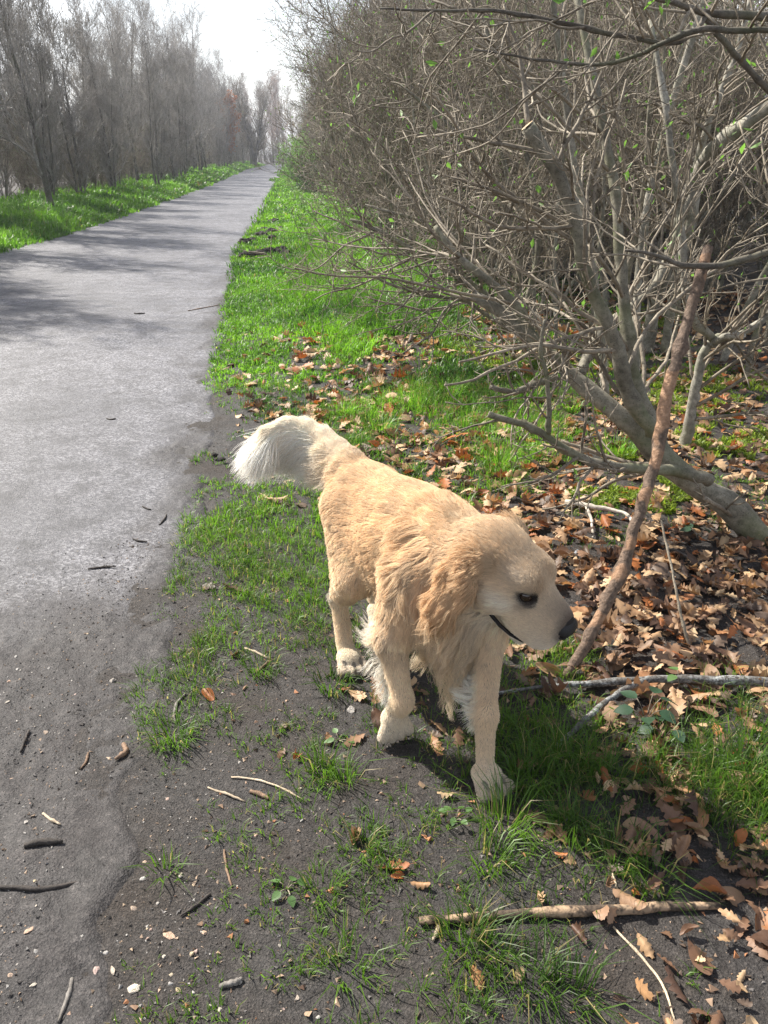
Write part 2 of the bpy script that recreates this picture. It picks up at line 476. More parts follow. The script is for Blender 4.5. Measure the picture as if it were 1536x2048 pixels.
# ---- bare trees
def make_tree(seed, hgt, r0, nl, twigmat, spread=0.75, trunkmat=None, up=0.15, lean=0.04, stems=1, n3=5, n4=2, leafmat=None, nleaf=0, leafsize=0.05, first=0.12, twr=0.0060):
    rng = np.random.default_rng(seed)
    tp, tr_ = [], []
    for s in range(stems):
        a = rng.uniform(0, 6.28); d0 = unit(np.array([math.cos(a) * (lean + 0.10 * (stems > 1)), math.sin(a) * (lean + 0.10 * (stems > 1)), 1]))
        p = np.zeros((14, 3)); p[0] = (0.12 * s * math.cos(a), 0.12 * s * math.sin(a), -0.15); d = d0
        for i in range(1, 14):
            d = unit(d + rng.normal(0, 0.045, 3) + np.array([0, 0, 0.05])); p[i] = p[i - 1] + d * (hgt * (1 - 0.12 * s) + 0.15) / 13
        tp.append(p); tr_.append(r0 * (1 - 0.15 * s) * np.linspace(1, 0.10, 14) * (1 + 0.35 * np.exp(-np.arange(14) * 2.0)))
    tp = np.array(tp); tr_ = np.array(tr_)
    L1p, L1r = spawn(rng, tp, tr_, nl, first, 0.97, hgt * 0.40, spread * 0.9, 9, 0.13, up, 0.50, 0.007, 0.2, 0.42)
    L2p, L2r = spawn(rng, L1p, L1r, 8, 0.15, 0.98, hgt * 0.16, 0.75, 6, 0.12, up * 0.8, 0.55, 0.004, 0.35)
    L3p, L3r = spawn(rng, np.concatenate([L2p]), L2r, n3, 0.1, 1.0, hgt * 0.075, 0.75, 4, 0.14, up * 0.6, 0.65, twr, 0.5)
    L4p, L4r = spawn(rng, L3p, L3r, n4, 0.2, 1.0, hgt * 0.04, 0.7, 3, 0.10, 0.04, 0.8, twr * 0.75, 0.6)
    V, F = tubes(tp, tr_, 9)
    tme = mesh_from('trunk', V, F, [trunkmat or M_TRUNK])
    parts = [(*tubes(L1p, L1r, 6), 0), (*tubes(L2p, L2r, 4), 0), (*tubes(L3p, L3r, 3), 0), (*tubes(L4p, L4r, 3), 0)]
    mats = [twigmat]
    if leafmat is not None:
        bv, bt = buds(rng, L4p, nleaf, leafsize); parts.append((bv, [bt], 1)); mats.append(leafmat)
    V, F, mi = join(parts)
    return tme, mesh_from('crown', V, F, mats, True, None, mi)

def place_tree(name, meshes, x, y, rz, s, label, cat, group, sz=None, tilt=(0, 0)):
    r = obj(name, None)
    r.location = (x, y, float(gz(x, y)) - 0.02); r.rotation_euler = (tilt[0], tilt[1], rz); r.scale = (s, s, sz or s)
    obj('trunk', meshes[0], r); obj('crown', meshes[1], r)
    tag(r, label, cat, group)
    return r

rng = np.random.default_rng(11)
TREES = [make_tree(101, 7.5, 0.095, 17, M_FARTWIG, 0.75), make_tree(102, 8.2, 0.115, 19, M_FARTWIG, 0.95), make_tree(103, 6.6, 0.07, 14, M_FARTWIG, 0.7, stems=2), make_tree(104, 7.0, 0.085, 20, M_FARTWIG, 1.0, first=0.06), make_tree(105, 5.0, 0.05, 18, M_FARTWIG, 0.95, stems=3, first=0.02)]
LG = 'bare trees along the left side of the path'
def left_label(row, k, y, front):
    kinds = ['slim bare grey tree', 'wide-crowned bare grey tree', 'two-stemmed bare grey tree', 'low-branched bare grey tree', 'bushy many-stemmed bare tree']
    where = ['in the front row on the left verge', 'in the second row left of the path', 'deep in the left-hand wood', 'farthest back in the left-hand wood'][row]
    dist = 'by the left edge' if y < 24 else ('halfway along' if y < 45 else 'far along the path')
    return f'{kinds[k]} {where}, {dist}'
for row, (off, ya, yb, st) in enumerate([(1.7, 3.0, 92, 1.75), (3.3, 10.0, 95, 2.3), (5.6, 13.0, 100, 3.0), (9.0, 18.0, 110, 4.6)]):
    y = ya
    while y < yb:
        k = int(rng.integers(0, 5)) if row < 2 else int(rng.choice([0, 1, 3, 4]))
        if row == 0 and rng.random() < 0.35: k = 4
        yy = y + rng.uniform(-0.5, 0.5)
        x = float(xl(yy)) - off + rng.uniform(-0.6, 0.6)
        hs = (0.80 + 0.28 * rng.random()) * np.interp(yy, [4, 7, 9, 17, 22, 30, 60, 90], [0.42, 0.55, 0.78, 0.84, 0.78, 0.74, 0.88, 1.0]) * (1.0 + 0.12 * row)
        place_tree('bare_tree', TREES[k], x, yy, rng.uniform(0, 6.28), hs, left_label(row, k, yy, 0), 'tree', LG, hs * rng.uniform(0.92, 1.12))
        y += st * rng.uniform(0.7, 1.3) * (1 + y / 110)

# far trees: right side beyond the hedge and the end of the path
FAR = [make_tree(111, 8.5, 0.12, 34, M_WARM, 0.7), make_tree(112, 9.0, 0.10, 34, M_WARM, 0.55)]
for i in range(34):
    y = 22 + i * 2.6 + rng.uniform(-1, 1)
    x = float(xr(y)) + rng.uniform(3.4, 10.0)
    s = rng.uniform(0.75, 1.02) * np.interp(y, [24, 50, 100], [0.78, 0.9, 1.0])
    place_tree('bare_tree', FAR[i % 2], x, y, rng.uniform(0, 6.28), s, 'warm brown ' + ('spreading' if i % 2 == 0 else 'upswept') + ' bare tree rising beyond the right-hand hedge' + (', nearer half' if y < 65 else ', far half'), 'tree', 'brown bare trees beyond the hedge')
for i in range(64):
    y = 100 + rng.uniform(0, 32); x = -34 + i * 0.72 + rng.uniform(-0.5, 0.5)
    s = rng.uniform(0.8, 1.15)
    place_tree('bare_tree', (FAR[i % 2] if i % 3 == 0 else TREES[i % 4]), x, y, rng.uniform(0, 6.28), s, (['warm brown', 'upswept warm brown'][i % 2] if i % 3 == 0 else ['upright', 'wide-crowned', 'two-stemmed', 'low-branched'][i % 4]) + ' bare tree closing the view behind the far path end', 'tree', 'trees closing the far end of the path')
BIG = make_tree(121, 6.5, 0.26, 34, M_TWIG, 0.85, first=0.2, stems=2)
g_ = gnd(507, 334)
place_tree('bare_tree', BIG, g_[0], g_[1], 0.4, 1.0, 'dark thick forked tree at the far bend of the path', 'tree', None)
BEECH = make_tree(131, 4.6, 0.05, 30, M_WARM, 0.9, first=0.04, leafmat=M_BEECH, nleaf=16000, leafsize=0.11)
g_ = gnd(478, 338)
place_tree('beech_sapling', BEECH, g_[0] - 1.0, g_[1], 0.4, 1.0, 'young beech holding dry copper-brown leaves near the far bend', 'tree', None)

# ---- hedge-like thicket on the right
def make_shrub(seed, hgt, ns, twigs=(7, 8, 8, 3), spread=0.45, nb=1300, budsize=0.022, leafmat=None, fan=0.5):
    rng = np.random.default_rng(seed)
    tp, tr_ = [], []
    for s in range(ns):
        a = rng.uniform(0, 6.28); sp = rng.uniform(0.1, fan)
        d = unit(np.array([math.cos(a) * sp, math.sin(a) * sp, 1])); p = np.zeros((12, 3)); rr = rng.uniform(0.02, 0.30)
        p[0] = (rr * math.cos(a), rr * math.sin(a), -0.1); hh = hgt * rng.uniform(0.65, 1.08)
        for i in range(1, 12):
            d = unit(d + rng.normal(0, 0.10, 3) + np.array([0, 0, 0.03])); p[i] = p[i - 1] + d * hh / 11
        tp.append(p); tr_.append(rng.uniform(0.011, 0.024) * np.linspace(1, 0.2, 12))
    tp, tr_ = np.array(tp), np.array(tr_)
    L1 = spawn(rng, tp, tr_, 12, 0.06, 0.98, hgt * 0.46, spread * 1.7, 10, 0.10, 0.03, 0.50, 0.0042, 0.30)
    L2 = spawn(rng, *L1, 8, 0.1, 1.0, hgt * 0.20, 0.75, 7, 0.13, 0.03, 0.60, 0.0027, 0.4)
    L3 = spawn(rng, *L2, 6, 0.1, 1.0, hgt * 0.075, 0.85, 4, 0.15, 0.03, 0.75, 0.0019, 0.6)
    parts = [(*tubes(L1[0], L1[1], 5), 0), (*tubes(L2[0], L2[1], 3), 0), (*tubes(L3[0], L3[1], 3), 0)]
    bv, bt = buds(rng, L3[0], nb, budsize); parts.append((bv, [bt], 1))
    V, F = tubes(tp, tr_, 7)
    a = mesh_from('stems', V, F, [M_PALE])
    V, F, mi = join(parts)
    return a, mesh_from('twigs', V, F, [M_TWIG, leafmat or M_BUD], True, None, mi)

def place_shrub(meshes, x, y, rz, s, label, group, tilt=(0, 0), name='thicket_shrub'):
    r = obj(name, None); r.location = (x, y, float(gz(x, y)) - 0.02); r.rotation_euler = (tilt[0], tilt[1], rz); r.scale = (s, s, s)
    obj('stems', meshes[0], r); obj('twigs', meshes[1], r)
    tag(r, label, 'shrub', group); return r

SHRUBS = [make_shrub(201, 3.0, 9), make_shrub(202, 3.4, 8, fan=0.35), make_shrub(203, 2.6, 10, fan=0.7), make_shrub(204, 3.2, 7, fan=0.25)]
HX = np.interp
hedge_y = np.array([0.0, 4.3, 6.2, 7.2, 8.2, 11.0, 17.0, 30.0, 70.0])
hedge_x = np.array([2.3, 1.95, 1.40, 0.75, 0.50, 0.15, -0.45, -1.90, -6.1])
def hx(y): return np.interp(y, hedge_y, hedge_x)
nlab = ['broad bare twiggy shrub', 'tall narrow bare shrub', 'low fanning bare shrub', 'upright thin-stemmed bare shrub']
for row, (off, st) in enumerate([(0.25, 0.95), (1.15, 1.1), (2.3, 1.4), (3.9, 1.9), (6.2, 2.6), (9.5, 3.6)]):
    y = 6.6 if row else 6.9
    while y < (66 if row < 2 else 34 if row < 4 else 24):
        yy = y + rng.uniform(-0.35, 0.35); x = float(hx(yy)) + off + 0.35 * float(sstep(14, 26, yy)) + rng.uniform(-0.3, 0.3)
        if row == 0 and 23 < yy < 33: y += 1.2; continue
        k = int(rng.integers(0, 4))
        s = rng.uniform(0.85, 1.15) * np.interp(yy, [5, 9, 16, 30, 66], [0.95, 1.02, 1.15, 1.05, 1.15]) * (1 + 0.06 * row)
        lab = f'{nlab[k]} in the ' + ['front', 'second', 'third', 'fourth', 'fifth', 'deepest'][row] + ' row of the right thicket, ' + ('behind the leaning tree' if yy < 9 else 'past the bright grass' if yy < 18 else 'far stretch')
        place_shrub(SHRUBS[k], x, yy, rng.uniform(0, 6.28), s, lab, 'bare shrubs of the right-hand thicket')
        y += st * rng.uniform(0.75, 1.25) * (1 + y / 60)
# undergrowth closing the far end
for i in range(34):
    y = 97 + rng.uniform(0, 8); x = -24 + i * 0.85 + rng.uniform(-0.3, 0.3)
    place_shrub(SHRUBS[i % 4], x, y, rng.uniform(0, 6.28), rng.uniform(0.7, 1.2), nlab[i % 4] + ' in the undergrowth across the far end of the path', 'undergrowth at the far end of the path')
# shrubs under the left trees
for i in range(84):
    y = 9 + i * 0.95 + rng.uniform(-0.6, 0.6); x = float(xl(y)) - rng.uniform(2.0, 6.5)
    place_shrub(SHRUBS[i % 4], x, y, rng.uniform(0, 6.28), rng.uniform(0.55, 0.95), nlab[i % 4] + ' under the left-hand trees, ' + ('near the left edge' if y < 24 else 'farther along'), 'undergrowth shrubs left of the path')
GREEN = make_shrub(221, 2.2, 7, nb=9000, budsize=0.075, leafmat=plain_leaf('fresh_leaf', (0.14, 0.27, 0.05)))
g_ = gnd(606, 376)
place_shrub(GREEN, g_[0], g_[1], 0.5, 0.80, 'pale green leafy shrub at the verge beside the path', None, name='leafy_shrub')
HOLLY = make_shrub(222, 1.5, 5, nb=3000, budsize=0.09, leafmat=M_IVY)
g_ = gnd(622, 394)
place_shrub(HOLLY, g_[0], g_[1], 0.5, 0.6, 'small dark evergreen shrub in front of the pale green one', None, name='evergreen_shrub')
# ------------------------------------------------------------------ the traced tree at the right
def limb(pts, r, n=30):
    """pts: (px, py, Y) seen in the photograph; r: radii in metres along it"""
    return resample([at(*p) for p in pts], n, r)

def limb_mesh(name, Ls, mat, sides=12, knots=0, seed=0):
    rng = np.random.default_rng(seed)
    parts = []
    for p, r in Ls:
        r = r * (1 + 0.16 * (vnoise(np.arange(len(r)) * 0.9, np.zeros(len(r)) + seed, 7) - 0.5))
        for kn in rng.integers(2, max(3, len(r) - 3), max(2, len(r) // 7)): r[kn] *= rng.uniform(1.10, 1.28)
        p = p + rng.normal(0, 0.10, p.shape) * r[:, None]
        parts.append((*tubes(p[None], r[None], sides), 0))
    V, F, mi = join(parts)
    V = V + 0.0050 * np.stack([fbm(V[:, 0] * 28 + V[:, 2] * 9, V[:, 1] * 28 + 5 * k, 60 + k, 3) - 0.5 for k in range(3)], 1)
    return mesh_from(name, V, F, [mat], True, None, mi)

def twig_mesh(Ls, seed, per=16, L1=0.42, nb=120, lv=(4, 4), budsize=0.024, t0=0.12, bias=None, ang=0.95):
    rng = np.random.default_rng(seed)
    P = np.array([p for p, r in Ls]); Rr = np.array([r for p, r in Ls])
    a = spawn(rng, P, Rr, per, t0, 1.0, L1, ang, 12, 0.11, 0.02, 0.40, 0.0030, 0.40, 0.25, bias)
    a[1][:] = np.minimum(a[1], 0.0075)
    b = spawn(rng, *a, lv[0], 0.15, 1.0, L1 * 0.42, 0.80, 8, 0.13, 0.03, 0.65, 0.0019, 0.5)
    c = spawn(rng, *b, lv[1], 0.2, 1.0, L1 * 0.17, 0.85, 4, 0.15, 0.04, 0.75, 0.0014, 0.7)
    parts = [(*tubes(*a, 6), 0), (*tubes(*b, 4), 0), (*tubes(*c, 3), 0)]
    bv, bt = buds(rng, c[0], nb, budsize); parts.append((bv, [bt], 1))
    V, F, mi = join(parts)
    return mesh_from('twigs', V, F, [M_TWIG, M_BUD], True, None, mi)

M_CUT = bark_mat('cut_wood', (0.42, 0.29, 0.17), (0.58, 0.44, 0.28), 90)
M_NEARBARK = bark_mat('bark_near', (0.085, 0.078, 0.058), (0.27, 0.245, 0.19), 38, green=0.55)

M_DARKBARK = bark_mat('bark_dark', (0.045, 0.038, 0.030), (0.15, 0.130, 0.105), 40, green=0.3)
leaning = obj('leaning_tree', None, None, (*gnd(1530, 1085)[:2], 0))
tag(leaning, 'thick smooth-barked tree leaning left from the right picture edge behind the propped stick', 'tree')
def at_root(root, me_name, me, **k):
    o = obj(me_name, me, root); o.location = -Vector(root.location); return o

trunkL = limb([(1640, 1190, 2.50), (1536, 1085, 2.52), (1440, 1000, 2.56), (1335, 930, 2.62), (1230, 818, 2.70), (1130, 742, 2.78), (1060, 668, 2.84), (990, 615, 2.88), (944, 588, 2.90)], [0.066, 0.058, 0.049, 0.041, 0.036, 0.031, 0.026, 0.023, 0.021])
A = limb([(1345, 945, 2.62), (1300, 850, 2.66), (1272, 780, 2.70), (1258, 690, 2.74), (1246, 590, 2.78), (1238, 480, 2.82), (1232, 380, 2.86), (1205, 250, 2.92), (1180, 120, 2.98), (1150, -20, 3.05)], [0.030, 0.027, 0.024, 0.022, 0.020, 0.018, 0.017, 0.015, 0.013, 0.011])
Bc = limb([(1310, 868, 2.58), (1270, 815, 2.58), (1248, 775, 2.58), (1240, 700, 2.58), (1215, 640, 2.58), (1188, 595, 2.58), (1165, 520, 2.58), (1152, 435, 2.58), (1122, 362, 2.58), (1090, 300, 2.58), (1055, 252, 2.58)], [0.026, 0.025, 0.024, 0.023, 0.022, 0.021, 0.020, 0.020, 0.020, 0.021, 0.021])
Fb = limb([(1420, 960, 2.50), (1340, 938, 2.46), (1270, 938, 2.42), (1195, 928, 2.40), (1130, 902, 2.38), (1075, 858, 2.38), (1020, 840, 2.38), (978, 829, 2.38)], [0.022, 0.020, 0.018, 0.016, 0.0145, 0.013, 0.0115, 0.010])
Fv = limb([(1096, 868, 2.38), (1098, 810, 2.38), (1094, 750, 2.37), (1080, 705, 2.36), (1090, 640, 2.35)], [0.009, 0.008, 0.007, 0.006, 0.004])
Gb = limb([(1140, 752, 2.76), (1110, 752, 2.74), (1075, 768, 2.72), (1030, 785, 2.71), (980, 775, 2.70)], [0.014, 0.013, 0.012, 0.011, 0.008])
Hb = limb([(1064, 672, 2.84), (1048, 630, 2.84), (1015, 590, 2.85), (975, 560, 2.86), (935, 530, 2.88), (900, 495, 2.90), (870, 452, 2.93)], [0.017, 0.016, 0.014, 0.013, 0.012, 0.010, 0.008])
Ib = limb([(1158, 752, 2.78), (1178, 705, 2.85), (1203, 655, 2.95), (1262, 615, 3.10), (1318, 560, 3.25), (1350, 470, 3.4), (1385, 380, 3.5)], [0.020, 0.018, 0.016, 0.014, 0.013, 0.012, 0.011])
at_root(leaning, 'trunk', limb_mesh('trunk', [trunkL], M_NEARBARK, 16, seed=1))
for i, L_ in enumerate((A, Bc, Fb, Fv, Gb, Hb, Ib)):
    at_root(leaning, 'branch', limb_mesh('branch', [L_], M_NEARBARK, 12, seed=2 + i))
def cut_face(L_):
    p, r = L_; d = unit(p[-1] - p[-2]); c = p[-1] + d * 0.0025
    s = unit(np.cross(d, [0.2, 0.3, 0.9])); u = np.cross(d, s); an = np.linspace(0, 6.283, 20, endpoint=False)
    V = np.concatenate([c + 0.93 * r[-1] * (np.cos(an)[:, None] * s + np.sin(an)[:, None] * u), [c + d * 0.002]])
    return mesh_from('cut_end', V, np.array([(i, (i + 1) % 20, 20) for i in range(20)]), [M_CUT])
for L_ in (trunkL, Bc):
    at_root(leaning, 'cut_end', cut_face(L_))
at_root(leaning, 'twigs', twig_mesh([A, Bc, Hb, Ib], 31, 13, 0.75, 150, bias=(-0.15, -0.05, 0.05)))
at_root(leaning, 'lower_twigs', twig_mesh([trunkL, Fb, Fv, Gb], 32, 9, 0.36, 25, (3, 2)))

small = obj('stubbed_tree', None, None, (*gnd(1370, 892)[:2], 0))
tag(small, 'thin forked tree with two sawn stubs standing behind the propped stick', 'tree')
S1 = limb([(1368, 905, 3.50), (1378, 850, 3.50), (1392, 770, 3.50), (1402, 710, 3.50), (1425, 675, 3.50), (1470, 676, 3.48), (1530, 640, 3.46), (1590, 560, 3.45)], [0.028, 0.026, 0.022, 0.020, 0.019, 0.016, 0.014, 0.012])
S2 = limb([(1424, 680, 3.50), (1435, 668, 3.49), (1410, 665, 3.48), (1387, 650, 3.48), (1372, 610, 3.48), (1366, 540, 3.50), (1362, 440, 3.52), (1345, 330, 3.55), (1330, 200, 3.6), (1300, 40, 3.7)], [0.018, 0.018, 0.018, 0.017, 0.015, 0.014, 0.013, 0.012, 0.010, 0.008])
S3 = limb([(1422, 690, 3.50), (1450, 672, 3.40), (1478, 672, 3.34), (1484, 672, 3.32)], [0.016, 0.015, 0.015, 0.015])
at_root(small, 'trunk', limb_mesh('trunk', [S1], M_PALE, 12, seed=12))
for L_ in (S2, S3): at_root(small, 'branch', limb_mesh('branch', [L_], M_PALE, 12, seed=13))
at_root(small, 'cut_end', cut_face(S3))
at_root(small, 'twigs', twig_mesh([S1, S2], 33, 13, 0.6, 110))

pale = obj('pale_limbed_tree', None, None, (*gnd(1300, 700)[:2], 0))
tag(pale, 'tree with a thick pale limb rising to the upper right edge', 'tree')
P1 = limb([(1290, 720, 5.3), (1310, 600, 5.2), (1350, 470, 5.0), (1385, 365, 4.8), (1420, 305, 4.6), (1475, 262, 4.4), (1545, 215, 4.2), (1620, 150, 4.0), (1720, 60, 3.9), (1850, -80, 3.8)], [0.045, 0.042, 0.040, 0.038, 0.040, 0.042, 0.042, 0.036, 0.026, 0.010])
P2 = limb([(1392, 355, 4.8), (1385, 440, 4.85), (1350, 560, 5.0), (1330, 700, 5.2)], [0.030, 0.030, 0.028, 0.030])
P3 = limb([(1385, 365, 4.8), (1420, 230, 4.7), (1470, 120, 4.7), (1500, 0, 4.7)], [0.022, 0.018, 0.015, 0.012])
at_root(pale, 'trunk', limb_mesh('trunk', [P1], M_PALE, 12, seed=22))
for L_ in (P2, P3): at_root(pale, 'branch', limb_mesh('branch', [L_], M_PALE, 10, seed=23))
at_root(pale, 'twigs', twig_mesh([P1, P3], 34, 18, 0.8, 120))

over = obj('overhanging_tree', None, None, (1.62, 2.3, 0))
tag(over, 'tree beyond the right edge whose dark arching limbs hang across the top right corner', 'tree')
K0 = resample([(1.62, 2.3, -0.1), (1.60, 2.3, 0.8), (1.56, 2.28, 1.5), (1.54, 2.26, 2.1), (1.60, 2.3, 2.9)], 30, [0.06, 0.05, 0.045, 0.035, 0.012])
K1 = limb([(1850, 60, 2.2), (1700, 45, 2.2), (1536, 32, 2.15), (1440, 30, 2.12), (1370, 14, 2.1), (1300, -8, 2.1), (1230, -40, 2.1)], [0.022, 0.020, 0.016, 0.014, 0.012, 0.010, 0.008])
K2 = limb([(1408, 28, 2.12), (1440, 75, 2.14), (1480, 120, 2.16), (1536, 180, 2.2), (1640, 260, 2.25)], [0.010, 0.0105, 0.0105, 0.011, 0.012])
K3 = limb([(1700, 520, 2.3), (1536, 503, 2.25), (1490, 520, 2.24), (1420, 535, 2.22), (1350, 528, 2.2), (1300, 505, 2.2), (1250, 500, 2.2)], [0.020, 0.016, 0.015, 0.014, 0.012, 0.009, 0.005])
K4 = limb([(1420, 18, 2.12), (1400, 60, 2.1), (1360, 85, 2.08), (1310, 92, 2.06), (1262, 68, 2.05), (1215, 74, 2.05), (1170, 52, 2.05), (1100, 42, 2.05), (1000, 20, 2.05), (900, 22, 2.05), (760, 18, 2.05)], [0.008, 0.0085, 0.0085, 0.008, 0.0078, 0.0075, 0.007, 0.006, 0.005, 0.004, 0.003])
K5 = limb([(1536, 60, 1.9), (1450, 62, 1.9), (1400, 52, 1.9), (1240, 125, 1.95), (1180, 130, 1.97), (1060, 118, 2.0), (950, 100, 2.0)], [0.009, 0.009, 0.008, 0.006, 0.005, 0.004, 0.003])
at_root(over, 'trunk', limb_mesh('trunk', [K0], M_NEARBARK, 12, seed=41))
def from_trunk(L_, z, first=True):
    """lead the outer end of a limb on to the trunk beyond the picture edge"""
    p, r = L_
    i = 0 if first else -1
    e_ = np.array([1.58, 2.29, z]); k = np.linspace(0, 1, 8)[:-1][:, None]
    q = e_ * (1 - k) + p[i] * k + np.array([0, 0, 0.05]) * np.sin(np.pi * k)
    rr = np.full(7, r[i] * 1.15)
    return (np.concatenate([q, p]), np.concatenate([rr, r])) if first else (np.concatenate([q, p[::-1]]), np.concatenate([rr, r[::-1]]))
K1, K2, K3, K5 = from_trunk(K1, 1.65), from_trunk(K2, 1.25, False), from_trunk(K3, 0.75), from_trunk(K5, 1.45)
for L_ in (K1, K2, K3, K4, K5): at_root(over, 'branch', limb_mesh('branch', [(L_[0], L_[1] * 0.66)], M_DARKBARK, 12, seed=42))
at_root(over, 'twigs', twig_mesh([(resample(q[0], 30, q[1])) for q in (K1, K2, K3, K4, K5)], 35, 10, 0.5, 90, (3, 3), 0.026))

mid = obj('arching_shrub', None, None, (*gnd(1010, 650)[:2], 0))
tag(mid, 'bare shrub whose grey arching limbs lean left over the bright grass', 'shrub')
Q1 = limb([(1010, 660, 5.6), (985, 600, 5.3), (930, 560, 5.1), (860, 520, 5.0), (800, 485, 4.95), (740, 452, 4.9), (700, 440, 4.9)], [0.032, 0.030, 0.028, 0.026, 0.022, 0.018, 0.014])
Q2 = limb([(1020, 660, 5.7), (990, 560, 5.5), (940, 500, 5.4), (880, 450, 5.35), (800, 430, 5.3), (730, 410, 5.3)], [0.028, 0.025, 0.022, 0.018, 0.014, 0.010])
Q3 = limb([(1030, 660, 5.8), (1040, 520, 5.7), (1000, 380, 5.7), (900, 250, 5.7), (800, 170, 5.75)], [0.030, 0.026, 0.022, 0.016, 0.010])
Q4 = limb([(1040, 660, 5.8), (1080, 500, 5.8), (1060, 330, 5.9), (1010, 180, 6.0), (960, 20, 6.1)], [0.032, 0.028, 0.024, 0.018, 0.012])
Q5 = limb([(1000, 650, 5.5), (930, 600, 5.2), (840, 590, 5.0), (760, 560, 4.9), (690, 520, 4.85)], [0.018, 0.016, 0.012, 0.009, 0.006])
for L_ in (Q1, Q2, Q3, Q4, Q5): at_root(mid, 'branch', limb_mesh('branch', [(L_[0], L_[1] * 0.75)], M_NEARBARK, 10, seed=52))
at_root(mid, 'twigs', twig_mesh([Q1, Q2, Q3, Q4, Q5], 36, 17, 0.85, 380, (6, 5), bias=(-0.2, -0.15, 0.0)))

# upright stems standing in the litter behind the leaning tree
for i, (px, py, h_, r_, tilt) in enumerate([(1215, 800, 2.6, 0.026, -0.10), (1236, 735, 2.8, 0.020, 0.04), (1270, 760, 2.8, 0.030, -0.05), (1340, 705, 2.6, 0.016, 0.06), (1115, 700, 2.4, 0.014, -0.08), (1180, 690, 2.7, 0.018, 0.03), (1440, 730, 2.7, 0.024, 0.12), (1490, 760, 2.6, 0.018, 0.02), (1075, 670, 2.5, 0.014, -0.15), (1530, 700, 2.8, 0.028, -0.04)]):
    g_ = gnd(px, py); rr = np.random.default_rng(300 + i)
    p = np.zeros((18, 3)); p[0] = g_ - [0, 0, 0.08]; d = unit(np.array([tilt, rr.uniform(-0.1, 0.1), 1]))
    for k in range(1, 18):
        d = unit(d + rr.normal(0, 0.05, 3)); p[k] = p[k - 1] + d * h_ / 17
    L_ = (p, r_ * np.linspace(1, 0.35, 18))
    st = obj('thin_tree', None, None, (g_[0], g_[1], 0))
    at_root(st, 'stem', limb_mesh('stem', [L_], M_NEARBARK if i % 2 else M_PALE, 9, seed=70 + i))
    at_root(st, 'twigs', twig_mesh([L_], 400 + i, 13, 0.65, 40, (4, 3), t0=0.3))
    tag(st, ['pale', 'olive-grey'][i % 2] + ' upright thin trunk in the leaf litter, ' + ['left-leaning, closest to the leaning tree', 'slim, behind the closest one', 'thickest of the group', 'right of the thickest', 'thinnest, over the moss', 'slim, left of centre', 'tilted towards the right edge', 'thin, near the right edge', 'thin and most tilted left', 'thick, farthest right'][i], 'tree', 'upright stems in the litter')

# ------------------------------------------------------------------ propped stick and fallen wood
M_STICK = bark_mat('stick_bark', (0.085, 0.050, 0.032), (0.24, 0.150, 0.095), 60)
m_peel, n, l, out = nodes_mat('stick_half_peeled')
b = bsdf(n, l, out, 0.7, 0.3)
t = noise(n, l, 7, 3); t2 = noise(n, l, 90, 5)
bk = ramp(n, l, t2.outputs[0], [(0.3, (0.060, 0.040, 0.028)), (0.7, (0.19, 0.130, 0.092))]).outputs[0]
wd = ramp(n, l, t2.outputs[0], [(0.3, (0.19, 0.105, 0.058)), (0.7, (0.36, 0.22, 0.135))]).outputs[0]
ms = ramp(n, l, t.outputs[0], [(0.50, (0, 0, 0)), (0.53, (1, 1, 1))])
l.new(mix(n, l, ms.outputs[0], bk, wd), b.inputs['Base Color']); tr_n = noise(n, l, 260, 4, 0.7); uu = bump(n, l, b, t2.outputs[0], 0.9, 0.007); bump(n, l, b, tr_n.outputs[0], 0.6, 0.003, uu)
stick_pts = [(1128, 1360, 1.72), (1165, 1300, 1.76), (1205, 1225, 1.82), (1243, 1150, 1.88), (1262, 1080, 1.93), (1282, 1010, 1.98), (1310, 930, 2.05), (1322, 870, 2.09), (1330, 800, 2.14), (1355, 710, 2.20), (1378, 630, 2.26), (1398, 560, 2.31), (1416, 495, 2.36)]
SP = limb(stick_pts, [0.9 * q for q in [0.0155, 0.017, 0.0165, 0.019, 0.0165, 0.018, 0.0175, 0.0205, 0.018, 0.018, 0.0175, 0.0175, 0.0165]], 48)
stk = obj('propped_stick', limb_mesh('propped_stick', [SP], m_peel, 14, seed=3))
tag(stk, 'long half-peeled brown stick propped upright against the leaning tree beside the dog muzzle', 'stick')

m_lichen, n, l, out = nodes_mat('lichen_bark')
b = bsdf(n, l, out, 0.8, 0.3); t = noise(n, l, 130, 4, 0.7); t2 = noise(n, l, 22, 3)
c = ramp(n, l, t.outputs[0], [(0.42, (0.050, 0.044, 0.040)), (0.58, (0.36, 0.37, 0.36))]).outputs[0]
l.new(mix(n, l, ramp(n, l, t2.outputs[0], [(0.4, (0.8,) * 3), (0.65, (0, 0, 0))]).outputs[0], c, (0.060, 0.052, 0.046)), b.inputs['Base Color']); bump(n, l, b, t.outputs[0], 0.6, 0.003)
def on_ground(pts, r, lift, n=24):
    P = []
    for (px, py), li in zip(pts, lift):
        g_ = gnd(px, py, li); P.append(g_ + [0, 0, float(surf_z(g_[0], g_[1]))])
    return resample(P, n, r)
B1 = on_ground([(1640, 1372), (1536, 1364), (1430, 1364), (1370, 1358), (1290, 1360), (1180, 1366), (1080, 1374), (972, 1392)], [0.013, 0.0125, 0.0115, 0.0105, 0.0095, 0.0065, 0.0050, 0.0035], [0.035, 0.035, 0.035, 0.035, 0.03, 0.025, 0.02, 0.012])
B2 = on_ground([(1300, 1358), (1250, 1378), (1210, 1402), (1165, 1445), (1108, 1497)], [0.0085, 0.0078, 0.0070, 0.0062, 0.0050], [0.033, 0.032, 0.03, 0.022, 0.01])
fb = obj('fallen_branch', limb_mesh('fallen_branch', [B1, B2], m_lichen, 10, seed=5))
tag(fb, 'forked grey lichen-covered branch lying across the leaf litter right of the dog', 'branch')
